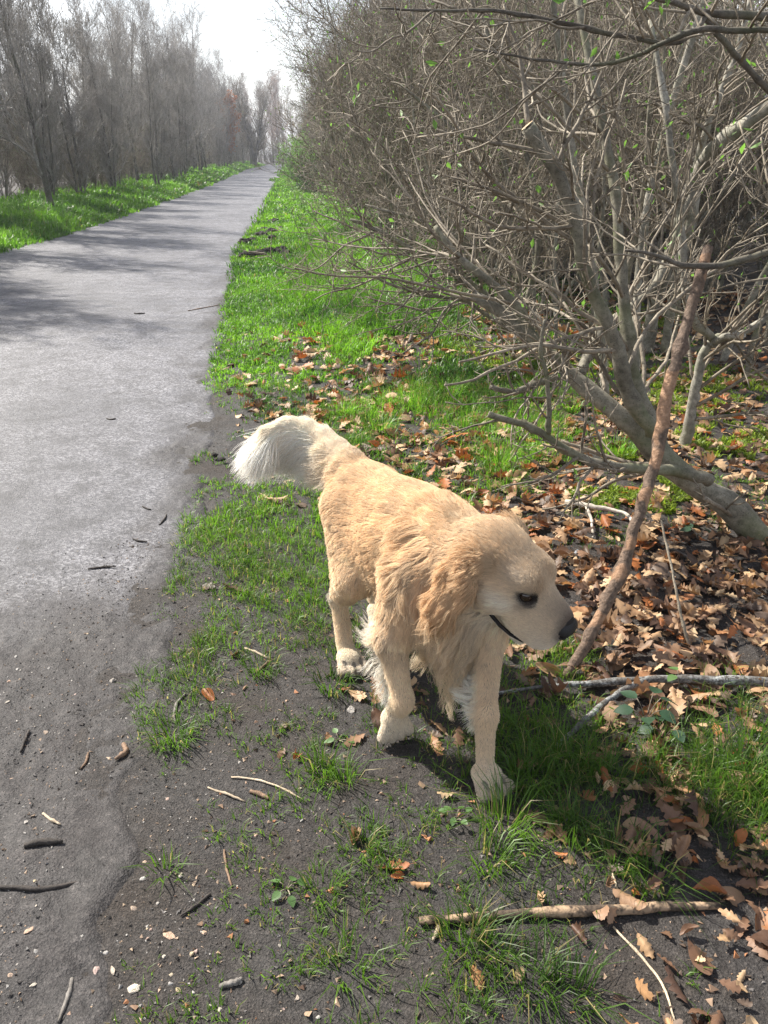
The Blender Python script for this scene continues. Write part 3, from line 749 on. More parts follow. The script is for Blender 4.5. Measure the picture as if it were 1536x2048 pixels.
m_rot, n, l, out = nodes_mat('rotten_bark')
b = bsdf(n, l, out, 0.85, 0.2); t = noise(n, l, 16, 4, 0.7); t2 = noise(n, l, 120, 4)
c = ramp(n, l, t.outputs[0], [(0.50, (0.022, 0.017, 0.015)), (0.57, (0.34, 0.235, 0.150))]).outputs[0]
l.new(mix(n, l, 0.22, c, ramp(n, l, t2.outputs[0], [(0.3, (0.05, 0.035, 0.03)), (0.7, (0.42, 0.31, 0.21))]).outputs[0]), b.inputs['Base Color']); bump(n, l, b, t2.outputs[0], 0.7, 0.003)
B3 = on_ground([(838, 1841), (960, 1832), (1080, 1826), (1200, 1822), (1300, 1815), (1380, 1815), (1440, 1812)], [0.0065, 0.0075, 0.0080, 0.0092, 0.0092, 0.0085, 0.0060], [0.008] * 7)
o = obj('rotten_stick', limb_mesh('rotten_stick', [B3], m_rot, 10, seed=6)); tag(o, 'straight rotting stick with flaking bark lying nearest the bottom edge', 'stick')
B4 = on_ground([(1130, 1002), (1165, 1008), (1178, 1012), (1225, 1020), (1255, 1028), (1275, 1062)], [0.010, 0.0095, 0.0085, 0.007, 0.006, 0.004], [0.03] * 6)
B4b = on_ground([(1172, 1010), (1184, 1040), (1186, 1075)], [0.006, 0.005, 0.004], [0.03, 0.025, 0.02])
o = obj('bleached_twig', limb_mesh('bleached_twig', [B4, B4b], bark_mat('bleached_wood', (0.32, 0.28, 0.23), (0.55, 0.50, 0.43), 60), 8, seed=8)); tag(o, 'pale bleached forked twig on the sunlit leaves behind the head of the dog', 'twig')
B5 = limb([(1395, 1345, 1.80), (1372, 1270, 1.85), (1352, 1180, 1.92), (1335, 1100, 2.0), (1322, 1040, 2.06)], [0.0045, 0.0042, 0.0038, 0.0034, 0.0028])
o = obj('thin_sapling', limb_mesh('thin_sapling', [B5], M_TWIG, 7, seed=9)); tag(o, 'thin dark leafless sapling standing in the litter right of the propped stick', 'sapling')

ground_twigs = [
 ([(-20, 1780), (60, 1787), (120, 1780), (190, 1756)], 0.0042, 'dark', 'long dark curved twig lying on the muddy path at the left edge'),
 ([(52, 1699), (90, 1692), (128, 1690)], 0.0060, 'dark', 'short thick dark stick on the mud above the long curved twig'),
 ([(372, 1388), (352, 1410), (346, 1435), (354, 1450)], 0.0035, 'grey', 'small grey crooked twig at the edge of the grass tufts'),
 ([(246, 1490), (255, 1505), (232, 1520)], 0.0060, 'brown', 'curled strip of brown bark on the mud'),
 ([(176, 1508), (174, 1525), (162, 1542)], 0.0030, 'brown', 'small bent brown twig on the mud below the curled bark'),
 ([(58, 1465), (48, 1490), (40, 1506)], 0.0035, 'dark', 'dark stub of twig on the mud near the left edge'),
 ([(88, 1633), (105, 1648), (122, 1656)], 0.0028, 'pale', 'tiny pale straw-coloured twig on the mud'),
 ([(214, 1648), (225, 1645), (234, 1637)], 0.0042, 'dark', 'short dark peg of wood beside the tiny pale twig'),
 ([(144, 1955), (140, 1985), (128, 2015), (118, 2045)], 0.0035, 'grey', 'crooked grey twig standing out on the mud at the bottom left'),
 ([(440, 1972), (462, 1966), (486, 1958)], 0.0050, 'grey', 'flat grey splinter on the mud near the bottom'),
 ([(420, 1787), (400, 1805), (362, 1832)], 0.0030, 'dark', 'thin straight dark twig on the mud left of centre'),
 ([(462, 1555), (520, 1562), (570, 1580), (612, 1606)], 0.0022, 'pale', 'long thin pale stalk across the dark soil below the lifted paw'),
 ([(416, 1576), (450, 1590), (490, 1604)], 0.0026, 'pale', 'pale stalk lying left of the long thin stalk'),
 ([(500, 1583), (520, 1588), (538, 1596)], 0.0048, 'brown', 'short brown peg of wood between the two stalks'),
 ([(1198, 1672), (1215, 1720), (1238, 1785)], 0.0022, 'pale', 'straight pale straw standing against the grass above the rotting stick'),
 ([(1225, 1855), (1280, 1905), (1325, 1960), (1352, 2045)], 0.0024, 'pale', 'long pale curved straw below the rotting stick'),
 ([(880, 1842), (874, 1860), (866, 1878)], 0.0040, 'pale', 'snapped pale twig tucked under the left end of the rotting stick'),
 ([(448, 1700), (452, 1730), (462, 1770)], 0.0026, 'brown', 'thin brown twig on the soil left of centre'),
 ([(1336, 1095), (1400, 1130), (1470, 1160), (1536, 1200)], 0.0050, 'grey', 'grey twig lying over the litter at the right edge below the leaning tree'),
 ([(640, 882), (690, 905), (750, 912)], 0.0040, 'brown', 'brown twig in the grass behind the tail'),
 ([(176, 1140), (205, 1136), (232, 1136)], 0.0035, 'dark', 'dark twig on the wet asphalt at the edge of the mud'),
 ([(318, 1052), (330, 1040), (333, 1030)], 0.0035, 'dark', 'small dark twig near the path edge'),
 ([(266, 1080), (280, 1085), (294, 1086)], 0.0035, 'dark', 'small dark twig left of the one by the path edge'),
 ([(285, 1015), (295, 1020), (302, 1021)], 0.0035, 'dark', 'topmost of the small dark twigs on the wet asphalt'),
 ([(214, 838), (222, 840), (232, 838)], 0.0040, 'dark', 'tiny dark twig alone on the grey asphalt'),
 ([(268, 627), (278, 628), (290, 627)], 0.0060, 'dark', 'dark twig lying farther up the path'),
 ([(376, 622), (400, 618), (440, 610)], 0.0040, 'brown', 'thin twig reaching from the verge onto the asphalt'),
 ([(540, 1318), (525, 1335), (515, 1345)], 0.0040, 'brown', 'brown twig among fragments left of the rear paw'),
 ([(490, 1296), (520, 1310), (545, 1318)], 0.0030, 'pale', 'pale bent twig in the thin grass left of the rear paw'),
]
TM = dict(dark=bark_mat('twig_dark', (0.020, 0.016, 0.014), (0.070, 0.058, 0.050), 90), grey=bark_mat('twig_grey', (0.09, 0.08, 0.07), (0.24, 0.22, 0.20), 90), brown=bark_mat('twig_warm_brown', (0.09, 0.055, 0.035), (0.26, 0.17, 0.11), 90), pale=bark_mat('twig_straw', (0.32, 0.25, 0.17), (0.55, 0.46, 0.34), 90))
for i, (pts, r_, c_, lab) in enumerate(ground_twigs):
    L_ = on_ground(pts, [r_ * 0.8, r_, r_, r_ * 0.6], [r_ * 0.9] * len(pts), 12)
    o = obj('twig', limb_mesh('twig', [L_], TM[c_], 7, seed=90 + i)); tag(o, lab, 'twig')
# ------------------------------------------------------------------ the dog
DOG_O = np.array([0.02, 1.76, 0.0])
DOG_YAW = R(-65)
dc, ds = math.cos(DOG_YAW), math.sin(DOG_YAW)

def to_dog(p):
    d = np.asarray(p, float) - DOG_O
    return np.stack([d[..., 0] * dc + d[..., 1] * ds, -d[..., 0] * ds + d[..., 1] * dc, d[..., 2]], -1)

# head frame: forward, left, up
HY, HP = R(29), R(29)
hf = np.array([math.cos(HP) * math.cos(HY), math.cos(HP) * math.sin(HY), -math.sin(HP)])
hu = np.array([math.sin(HP) * math.cos(HY), math.sin(HP) * math.sin(HY), math.cos(HP)])
hl = np.array([-math.sin(HY), math.cos(HY), 0.0])
HC = np.array([0.398, 0.064, 0.496])
HS = 1.07
def hd(a, b, c):
    return HC + HS * (hf * a + hl * b + hu * c)

prims = []      # (kind, region, data, k)
def cone(region, a, b, ra, rb, k=0.03):
    prims.append(('c', region, (np.array(a, float), np.array(b, float), ra, rb), k))
def elli(region, c, r, axes=None, k=0.03):
    prims.append(('e', region, (np.array(c, float), np.array(r, float), np.eye(3) if axes is None else np.array(axes)), k))

def prim_sdf(pr, P):
    kind, _, d, _ = pr
    if kind == 'c':
        a, b, ra, rb = d
        ab = b - a
        t = np.clip(((P - a) @ ab) / max(ab @ ab, 1e-9), 0, 1)
        return np.linalg.norm(P - (a + t[..., None] * ab), axis=-1) - (ra + (rb - ra) * t)
    c, r, ax = d
    q = (P - c) @ ax.T
    k0 = np.linalg.norm(q / r, axis=-1)
    k1 = np.linalg.norm(q / (r * r), axis=-1)
    return k0 * (k0 - 1) / np.maximum(k1, 1e-6)

HAX = [hf, hl, hu]
# trunk
elli('rib', (0.14, 0.010, 0.405), (0.20, 0.118, 0.148))
elli('chest', (0.285, 0.022, 0.385), (0.095, 0.10, 0.115))
cone('back', (0.07, -0.002, 0.418), (-0.11, -0.008, 0.430), 0.110, 0.090, 0.04)
cone('back', (0.20, 0.02, 0.505), (-0.165, -0.018, 0.480), 0.040, 0.042, 0.06)
elli('pelvis', (-0.130, -0.010, 0.435), (0.092, 0.088, 0.085))
cone('neck', (0.235, 0.020, 0.455), (0.345, 0.045, 0.490), 0.100, 0.070, 0.05)
cone('chest', (0.33, 0.035, 0.44), (0.29, 0.02, 0.33), 0.075, 0.065, 0.05)
elli('belly', (0.0, -0.01, 0.36), (0.16, 0.075, 0.06), None, 0.05)
# head
elli('skull', hd(0, 0, -0.002), np.array((0.090, 0.069, 0.056)) * HS, HAX, 0.02)
elli('skull', hd(-0.035, 0, -0.015), np.array((0.06, 0.072, 0.062)) * HS, HAX, 0.03)
for s in (-1, 1):
    elli('skull', hd(0.050, s * 0.029, 0.021), np.array((0.034, 0.026, 0.022)) * HS, HAX, 0.02)
    elli('cheek', hd(0.015, s * 0.040, -0.035), np.array((0.055, 0.034, 0.045)) * HS, HAX, 0.025)
    elli('muzzle', hd(0.098, s * 0.021, -0.047), np.array((0.056, 0.026, 0.045)) * HS, HAX, 0.015)
    elli('muzzle', hd(0.133, s * 0.017, -0.048), np.array((0.034, 0.025, 0.042)) * HS, HAX, 0.012)
    elli('lid', hd(0.064, s * 0.040, 0.0195), np.array((0.024, 0.011, 0.0065)) * HS, [unit(hf * 1 - hu * 0.35 ), hl, unit(hu + 0.35 * hf)], 0.010)
    elli('lid', hd(0.076, s * 0.040, -0.0105), np.array((0.018, 0.009, 0.005)) * HS, HAX, 0.010)
cone('muzzle', hd(0.050, 0, -0.012), hd(0.146, 0, -0.021), 0.043 * HS, 0.028 * HS, 0.02)
cone('jaw', hd(-0.01, 0, -0.076), hd(0.108, 0, -0.106), 0.036 * HS, 0.015 * HS, 0.012)
# ears hang with gravity
ear_dir = 0.06 * hf - 0.98 * hu
for s in (-1, 1):
    e0 = hd(-0.038, s * 0.060, 0.026)
    ax = [unit(hf + 0.2 * hu), unit(hl + s * 0.0 * hu), unit(-ear_dir)]
    elli('ear', e0 + HS * (hl * s * 0.012 + ear_dir * 0.02), (0.036, 0.018, 0.035), ax, 0.02)
    elli('ear', e0 + HS * (hl * s * 0.036 + ear_dir * 0.065), (0.043, 0.012, 0.048), ax, 0.005)
    elli('ear', e0 + HS * (hl * s * 0.042 + ear_dir * 0.122), (0.034, 0.011, 0.038), ax, 0.005)
# legs: joints in the dog frame
FR = [(0.250, -0.062, 0.38), (0.262, -0.128, 0.285), (0.303, -0.118, 0.146), (0.288, -0.116, 0.110), (0.266, -0.117, 0.064)]
FL = [(0.300, 0.085, 0.38), (0.335, 0.078, 0.300), (0.430, 0.020, 0.150), (0.455, 0.006, 0.060), (0.476, 0.000, 0.024)]
RR = [(-0.120, -0.055, 0.42), (-0.010, -0.098, 0.290), (-0.135, -0.092, 0.160), (-0.085, -0.098, 0.050), (-0.052, -0.100, 0.024)]
RL = [(-0.150, 0.040, 0.42), (-0.090, 0.085, 0.280), (-0.270, 0.060, 0.190), (-0.255, 0.065, 0.070), (-0.225, 0.065, 0.030)]
for J in (FR, FL):
    elli('shoulder', np.array(J[0]) * 0.6 + np.array(J[1]) * 0.4 + (0.0, 0.0, 0.03), (0.062, 0.048, 0.095), None, 0.04)
    cone('arm', J[0], J[1], 0.054, 0.034, 0.035)
    cone('leg', J[1], J[2], 0.030, 0.0185, 0.02)
    elli('leg', np.array(J[2]) + (0.003, 0, 0), (0.0205, 0.0195, 0.034), None, 0.015)
    cone('leg', J[2], J[3], 0.0185, 0.0175, 0.012)
for J in (RR, RL):
    cone('thigh', J[0], J[1], 0.072, 0.046, 0.04)
    cone('thigh', np.array(J[0]) + (-0.05, 0, -0.01), np.array(J[1]) * 0.5 + np.array(J[2]) * 0.5, 0.052, 0.033, 0.03)
    cone('leg', J[1], J[2], 0.036, 0.019, 0.025)
    elli('leg', np.array(J[2]) + (-0.008, 0, 0.004), (0.020, 0.018, 0.028), None, 0.015)
    cone('leg', J[2], J[3], 0.0190, 0.0205, 0.012)
TOE_GAPS = []
def paw(J, fwd, down=0.0):
    c = np.array(J[4]); fwd = unit(np.array(fwd, float)); side = unit(np.cross([0, 0, 1.0], fwd)); up = np.cross(fwd, side)
    ax = [fwd, side, up]
    elli('paw', c + up * 0.006, (0.034, 0.031, 0.025), ax, 0.012)
    for i, q in enumerate((-1.5, -0.5, 0.5, 1.5)):
        cone('paw', c + side * q * 0.0135 + fwd * 0.005, c + side * q * 0.0212 + fwd * (0.049 - 0.008 * abs(q)) - up * 0.007, 0.0118, 0.0126, 0.002)
    for q in (-1, 0, 1): TOE_GAPS.append(np.array([c + side * q * 0.0205 + fwd * 0.020 + up * 0.012, c + side * q * 0.0212 + fwd * 0.050 + up * 0.006, c + side * q * 0.0212 + fwd * 0.060 - up * 0.010]))
    tips = []
    for q in (-1.5, -0.5, 0.5, 1.5):
        tips.append((c + side * q * 0.0212 + fwd * (0.062 - 0.008 * abs(q)) - up * 0.010, unit(fwd - 0.5 * up)))
    return tips
claws = []
claws += paw(FL, (1, 0.02, 0))
claws += paw(RR, (1, -0.05, 0))
claws += paw(RL, (1, 0, -0.1))
claws += paw(FR, (-0.15, 0.0, -1))
# tail, traced through the photograph
tail_px = [(700, 925, 1.93), (675, 903, 1.98), (648, 878, 2.03), (616, 858, 2.06), (584, 850, 2.07), (554, 856, 2.06)]
tail = np.array([to_dog(at(*q)) for q in tail_px])
for i in range(len(tail) - 1):
    cone('tail', tail[i], tail[i + 1], 0.034 - 0.004 * i, 0.030 - 0.004 * i, 0.03 if i == 0 else 0.01)

LIPS = []
for s in (-1, 1):
    LIPS.append(np.array([hd(0.020, s * 0.046, -0.074), hd(0.043, s * 0.044, -0.085), hd(0.070, s * 0.040, -0.093), hd(0.095, s * 0.035, -0.096), hd(0.120, s * 0.026, -0.095), hd(0.140, s * 0.012, -0.091), hd(0.146, 0, -0.089)]))
EYES = [hd(0.072, s * 0.0385, 0.004) for s in (-1, 1)]
NOSE = hd(0.161, 0, -0.022)

def poly_dist(P, L):
    d = np.full(P.shape[:-1], 9.0)
    for a, b in zip(L[:-1], L[1:]):
        ab = b - a
        t = np.clip(((P - a) @ ab) / (ab @ ab), 0, 1)
        d = np.minimum(d, np.linalg.norm(P - (a + t[..., None] * ab), axis=-1))
    return d

def surface_nets(S, org, h):
    ins = S < 0
    nx, ny, nz = S.shape
    cnt = np.zeros((nx - 1, ny - 1, nz - 1), np.int8)
    for i in (0, 1):
        for j in (0, 1):
            for k in (0, 1):
                cnt += ins[i:nx - 1 + i, j:ny - 1 + j, k:nz - 1 + k]
    act = (cnt > 0) & (cnt < 8)
    idx = np.full(act.shape, -1, np.int64)
    C = np.argwhere(act)
    idx[act] = np.arange(len(C))
    acc = np.zeros((len(C), 3)); num = np.zeros(len(C))
    cr = [(i, j, k) for i in (0, 1) for j in (0, 1) for k in (0, 1)]
    for a in cr:
        for ax in range(3):
            if a[ax] == 0:
                b = list(a); b[ax] = 1
                va = S[C[:, 0] + a[0], C[:, 1] + a[1], C[:, 2] + a[2]]
                vb = S[C[:, 0] + b[0], C[:, 1] + b[1], C[:, 2] + b[2]]
                m = (va < 0) != (vb < 0)
                t = np.where(m, va / np.where(m, va - vb, 1), 0)
                p = np.array(a, float)[None] + t[:, None] * (np.array(b, float) - np.array(a, float))[None]
                acc[m] += p[m]; num[m] += 1
    V = (C + acc / num[:, None]) * h + org
    F = []
    for ax in range(3):
        u, v = (ax + 1) % 3, (ax + 2) % 3
        sl0 = [slice(1, -1)] * 3; sl0[ax] = slice(0, -1)
        sl1 = [slice(1, -1)] * 3; sl1[ax] = slice(1, None)
        A, B = ins[tuple(sl0)], ins[tuple(sl1)]
        E = np.argwhere(A != B)
        flip = A[tuple(E.T)]
        base = E.copy(); base[:, u] += 1; base[:, v] += 1
        def cell(du, dv):
            c = base.copy(); c[:, u] += du; c[:, v] += dv
            return idx[c[:, 0], c[:, 1], c[:, 2]]
        q = np.stack([cell(-1, -1), cell(0, -1), cell(0, 0), cell(-1, 0)], 1)
        q[~flip] = q[~flip][:, ::-1]
        F.append(q)
    F = np.concatenate(F)
    return V, F[(F >= 0).all(1)]

H_ = 0.004
lo = np.array([-0.62, -0.32, -0.01]); hi = np.array([0.66, 0.28, 0.72])
dim = np.ceil((hi - lo) / H_).astype(int)
S = np.full(dim, 0.2, np.float32)
def box_of(pr, pad):
    if pr[0] == 'c':
        a, b, ra, rb = pr[2]; r = max(ra, rb)
        return np.minimum(a, b) - r - pad, np.maximum(a, b) + r + pad
    c, r, ax = pr[2]
    e = np.sqrt(((ax.T * r) ** 2).sum(1))
    return c - e - pad, c + e + pad
def local_grid(b0, b1):
    i0 = np.clip(np.floor((b0 - lo) / H_).astype(int), 0, dim); i1 = np.clip(np.ceil((b1 - lo) / H_).astype(int) + 1, 0, dim)
    g = np.meshgrid(*[lo[k] + H_ * np.arange(i0[k], i1[k]) for k in range(3)], indexing='ij')
    return tuple(slice(i0[k], i1[k]) for k in range(3)), np.stack(g, -1)
for pr in prims:
    k = pr[3]
    slc, G = local_grid(*box_of(pr, k + 0.02))
    d = prim_sdf(pr, G)
    cur = S[slc]
    h = np.clip(0.5 + 0.5 * (cur - d) / k, 0, 1)
    S[slc] = cur * (1 - h) + d * h - k * h * (1 - h)
for L in LIPS:                                   # the parted lips
    slc, G = local_grid(L.min(0) - 0.03, L.max(0) + 0.03)
    d = poly_dist(G, L) - 0.0055
    S[slc] = np.maximum(S[slc], -d)
for e in EYES:                                   # eye sockets
    slc, G = local_grid(e - 0.03, e + 0.03)
    d = np.linalg.norm(G - e, axis=-1) - 0.0145
    S[slc] = np.maximum(S[slc], -d)
DV, DF = surface_nets(S, lo, H_)
# light smoothing
e = np.concatenate([DF[:, [0, 1]], DF[:, [1, 2]], DF[:, [2, 3]], DF[:, [3, 0]]])
for it in range(3):
    a_ = np.zeros_like(DV); n_ = np.zeros(len(DV))
    np.add.at(a_, e[:, 0], DV[e[:, 1]]); np.add.at(n_, e[:, 0], 1)
    np.add.at(a_, e[:, 1], DV[e[:, 0]]); np.add.at(n_, e[:, 1], 1)
    DV = DV * 0.5 + 0.5 * a_ / np.maximum(n_, 1)[:, None]
fn = np.cross(DV[DF[:, 2]] - DV[DF[:, 0]], DV[DF[:, 3]] - DV[DF[:, 1]])
area = 0.5 * np.linalg.norm(fn, axis=1)
fc = DV[DF].mean(1)

GOLD = np.array([0.75, 0.555, 0.355]); CREAM = np.array([0.83, 0.715, 0.56]); WHITE = np.array([0.92, 0.86, 0.77]); DEEP = np.array([0.58, 0.36, 0.18]); DARK = np.array([0.018, 0.014, 0.012])
# region: length, flow, colour, wave, lift
REG = {
 'rib': (0.044, (-0.75, 0, -0.65), GOLD, 0.0008, 0.14), 'back': (0.036, (-0.95, 0, -0.25), GOLD, 0.0003, 0.10),
 'pelvis': (0.028, (-0.6, 0, -0.8), GOLD, 0.0003, 0.10), 'belly': (0.050, (-0.5, 0, -0.9), CREAM, 0.003, 0.30),
 'neck': (0.058, (-0.55, 0, -0.75), GOLD * 1.03, 0.0035, 0.24), 'chest': (0.060, (-0.05, 0, -1), GOLD * 0.4 + CREAM * 0.6, 0.004, 0.22),
 'shoulder': (0.048, (-0.35, 0, -1), GOLD * 0.8 + CREAM * 0.2, 0.002, 0.16), 'arm': (0.030, (-0.25, 0, -1), GOLD * 0.35 + CREAM * 0.65, 0.002, 0.22),
 'leg': (0.009, (-0.05, 0, -1), GOLD * 0.3 + CREAM * 0.7, 0.0, 0.25), 'paw': (0.0055, (0.8, 0, -0.6), CREAM * 0.55 + WHITE * 0.4, 0.0, 0.2),
 'thigh': (0.028, (-0.42, 0, -0.9), GOLD * 0.65 + CREAM * 0.35, 0.002, 0.22),
 'skull': (0.015, tuple(-hf - 0.15 * hu), GOLD * 0.6 + CREAM * 0.4, 0.0, 0.15), 'cheek': (0.018, tuple(-hf - 0.5 * hu), CREAM, 0.001, 0.20),
 'muzzle': (0.0070, tuple(-hf - 0.25 * hu), GOLD * 0.15 + CREAM * 0.75 + WHITE * 0.1, 0.0, 0.18), 'jaw': (0.010, tuple(-hf - 0.4 * hu), WHITE * 0.9, 0.0, 0.2),
 'ear': (0.046, tuple(ear_dir - 0.18 * hf), GOLD * 0.52 + DEEP * 0.48, 0.0016, 0.12), 'lid': (0.006, tuple(-hf - 0.15 * hu), CREAM * 0.8, 0.0, 0.15), 'tail': (0.055, (0, 0, -1), CREAM, 0.003, 0.45),
}
regs = list(REG)
def weights(P):
    W = np.zeros((len(P), len(regs)))
    D = np.full((len(P), len(regs)), 0.3)
    for pr in prims:
        j = regs.index(pr[1])
        D[:, j] = np.minimum(D[:, j], prim_sdf(pr, P))
    W = np.exp(-(D - D.min(1, keepdims=True)) / 0.017)
    return W / W.sum(1, keepdims=True)

def skin_colour(P):
    W = weights(P)
    c = W @ np.array([REG[r][2] for r in regs]) * 0.45  # skin darkened so that gaps in the fur read as shade
    c = c + 0.45 * W[:, regs.index('tail'):regs.index('tail') + 1] * CREAM
    lip = np.minimum(poly_dist(P, LIPS[0]), poly_dist(P, LIPS[1]))
    c = c * (1 - np.clip(1.6 - lip / 0.006, 0, 1))[:, None] + DARK * np.clip(1.6 - lip / 0.006, 0, 1)[:, None]
    ey = np.minimum(np.linalg.norm(P - EYES[0], axis=1), np.linalg.norm(P - EYES[1], axis=1))
    k = np.clip((0.0255 - ey) / 0.004, 0, 1)[:, None]
    c = c * (1 - k) + DARK * k
    nz = np.clip((0.034 - np.linalg.norm(P - NOSE, axis=1)) / 0.006, 0, 1)[:, None]
    return c * (1 - nz) + DARK * nz

m_skin, n, l, out = nodes_mat('dog_skin')
b = bsdf(n, l, out, 0.75, 0.2); l.new(attr(n, 'col').outputs['Color'], b.inputs['Base Color'])
dog = obj('dog', mesh_from('dog', DV, DF, [m_skin], True, skin_colour(DV)))
dog.location = DOG_O; dog.rotation_euler = (0, 0, DOG_YAW)
tag(dog, 'golden long-haired dog walking off the path edge with a plumed tail and one forepaw lifted', 'dog')

# ---- fur as real hair strands
def make_fur(name, count, seed, lenmul, sel=None, rad=0.00055, npt=6, clump_n=5000, clump=0.55):
    rng = np.random.default_rng(seed)
    Wf = weights(fc)
    dens = area * (1 + Wf @ np.array([dict(skull=4, muzzle=9, cheek=4, lid=7, jaw=5, ear=1.2, tail=7, leg=2.2, paw=3, chest=0.4, neck=0.4).get(r, 0) for r in regs]))
    if sel is not None: dens = dens * sel(fc, unit(fn), Wf)
    pick = rng.choice(len(DF), count, p=dens / dens.sum())
    u, v = rng.random(count), rng.random(count)
    q = DV[DF[pick]]
    P = (q[:, 0] * ((1 - u) * (1 - v))[:, None] + q[:, 1] * (u * (1 - v))[:, None] + q[:, 2] * (u * v)[:, None] + q[:, 3] * ((1 - u) * v)[:, None])
    N = unit(fn[pick]); W = Wf[pick]
    L = W @ np.array([REG[r][0] for r in regs])
    FLW = W @ np.array([unit(np.array(REG[r][1], float)) for r in regs])
    C = W @ np.array([REG[r][2] for r in regs])
    WV = W @ np.array([REG[r][3] for r in regs])
    LIFT = W @ np.array([REG[r][4] for r in regs])
    iw = lambda r: W[:, regs.index(r)]
    GR = np.full(count, 0.15)                    # how much the strand droops
    # feathering
    leg = iw('leg') + iw('arm')
    fore = leg * (P[:, 0] > 0.15) * sstep(0.0, 0.6, -N[:, 0]) * sstep(0.09, 0.16, P[:, 2])
    L = L + fore * 0.060; FLW = FLW + fore[:, None] * np.array([-1.3, 0, 0.2]); C = C * (1 - fore[:, None]) + WHITE * 0.97 * fore[:, None]; WV += 0.004 * fore; LIFT += 0.25 * fore
    hind = (leg + iw('thigh')) * (P[:, 0] < 0.1) * sstep(0.2, 0.8, -N[:, 0]) * sstep(0.14, 0.22, P[:, 2])
    L = L + hind * 0.040; C = C * (1 - 0.7 * hind[:, None]) + WHITE * 0.7 * hind[:, None]; LIFT += 0.15 * hind; WV += 0.003 * hind
    bib = (iw('chest') + iw('neck')) * sstep(-0.1, 0.5, N[:, 0] - 0.4 * N[:, 2]) * sstep(0.50, 0.36, P[:, 2]) * sstep(0.20, 0.30, P[:, 0])
    L = L + bib * 0.085; C = C * (1 - 0.5 * bib[:, None]) + CREAM * 0.5 * bib[:, None]; WV += 0.006 * bib; GR += 0.5 * bib
    und = sstep(0.3, 0.8, -N[:, 2]) * (iw('rib') + iw('belly') + iw('chest') + iw('back'))
    L = L + und * 0.065; C = C * (1 - 0.6 * und[:, None]) + CREAM * 0.6 * und[:, None]; GR += 0.5 * und; WV += 0.004 * und
    ruff = iw('neck') * sstep(0.62, 0.45, P[:, 2])
    L = L + 0.022 * ruff; WV += 0.004 * ruff
    near_head = sstep(0.20, 0.11, np.linalg.norm(P - (HC - 0.02 * hf), axis=1)) * (iw('neck') + iw('rib') + iw('chest') + iw('back') + iw('shoulder'))
    L = L * (1 - 0.55 * near_head); LIFT = LIFT * (1 - 0.5 * near_head); C = C * (1 - 0.12 * near_head[:, None])
    # tail plume
    tw = iw('tail')
    tail_f = np.stack([np.interp(np.linspace(0, 5, 41), np.arange(6), tail[:, k_]) for k_ in range(3)], 1)
    for _ in range(6): tail_f[1:-1] = 0.25 * tail_f[:-2] + 0.5 * tail_f[1:-1] + 0.25 * tail_f[2:]
    tdist = np.stack([np.linalg.norm(P - t, axis=1) for t in tail_f], 1)
    ti = tdist.argmin(1)
    tdir = unit(np.gradient(tail_f, axis=0))[ti]
    s_t = ti / (len(tail_f) - 1)
    rel = P - tail_f[ti]
    rad_out = unit(rel - (rel * tdir).sum(1, keepdims=True) * tdir)
    hang = sstep(-0.7, 0.5, -rad_out[:, 2])
    LT = (0.028 + 0.122 * hang) * (0.45 + 0.75 * np.sin(np.pi * np.clip(0.12 + 0.75 * s_t, 0, 1)))
    LT = LT + 0.035 * sstep(0.7, 1.0, s_t)
    L = L * (1 - tw) + tw * LT
    FLW = FLW * (1 - tw[:, None]) + tw[:, None] * (tdir * (0.75 + 0.5 * (1 - hang))[:, None] + np.array([0, 0, -1.0]) * hang[:, None] * 0.75)
    GR = GR * (1 - tw) + tw * 0.35; LIFT = LIFT * (1 - tw) + tw * (0.03 + 0.40 * hang)
    kk = (tw * (0.3 + 0.7 * hang) * sstep(0.05, 0.60, s_t + 0.25 * hang))[:, None]
    C = C * (1 - kk) + np.array([0.97, 0.92, 0.84]) * kk
    # ears: fringe at the lower edge, deeper gold in places
    ew = iw('ear')
    low = ew * sstep(0.50, 0.40, P[:, 2])
    L = L + 0.03 * low; WV += 0.004 * low
    # lighter brow, cheek patch and muzzle, dark eye rims, lips and nose edge
    ey = np.minimum(np.linalg.norm(P - EYES[0], axis=1), np.linalg.norm(P - EYES[1], axis=1))
    el = []
    for e in EYES:
        r_ = P - (e + hf * 0.002)
        el.append(np.sqrt(((r_ @ (hf - 0.25 * hu)) / 1.45) ** 2 + (r_ @ hl) ** 2 + ((r_ @ (hu + 0.25 * hf)) / 0.95) ** 2))
    k = np.clip((0.0232 - np.minimum(*el)) / 0.005, 0, 1)[:, None]
    C = C * (1 - k) + DARK * 1.5 * k; L = L * (1 - 0.88 * k[:, 0])
    lip = np.minimum(poly_dist(P, LIPS[0]), poly_dist(P, LIPS[1]))
    k = np.clip(1.9 - lip / 0.0055, 0, 1)[:, None]
    C = C * (1 - k) + DARK * 2 * k; L = L * (1 - 0.8 * k[:, 0])
    dn = np.linalg.norm(P - NOSE, axis=1)
    k = np.clip((0.040 - dn) / 0.012, 0, 1)[:, None]
    C = C * (1 - 0.8 * k) + np.array([0.10, 0.075, 0.065]) * 0.8 * k; L = L * (1 - 0.6 * k[:, 0])
    gap = np.full(len(P), 9.0)
    for G_ in TOE_GAPS: gap = np.minimum(gap, poly_dist(P, G_))
    k = np.clip((0.0065 - gap) / 0.003, 0, 1)[:, None]  # shade between the toes is painted into the fur colour
    C = C * (1 - 0.85 * k) + np.array([0.06, 0.045, 0.035]) * 0.85 * k; L = L * (1 - 0.7 * k[:, 0])
    dirt = (0.35 * sstep(0.045, 0.008, P[:, 2]))[:, None] * (0.4 + 0.9 * fbm(P[:, 0] * 60, P[:, 1] * 60, 5, 3))[:, None]
    C = C * (1 - dirt) + np.array([0.20, 0.155, 0.12]) * dirt
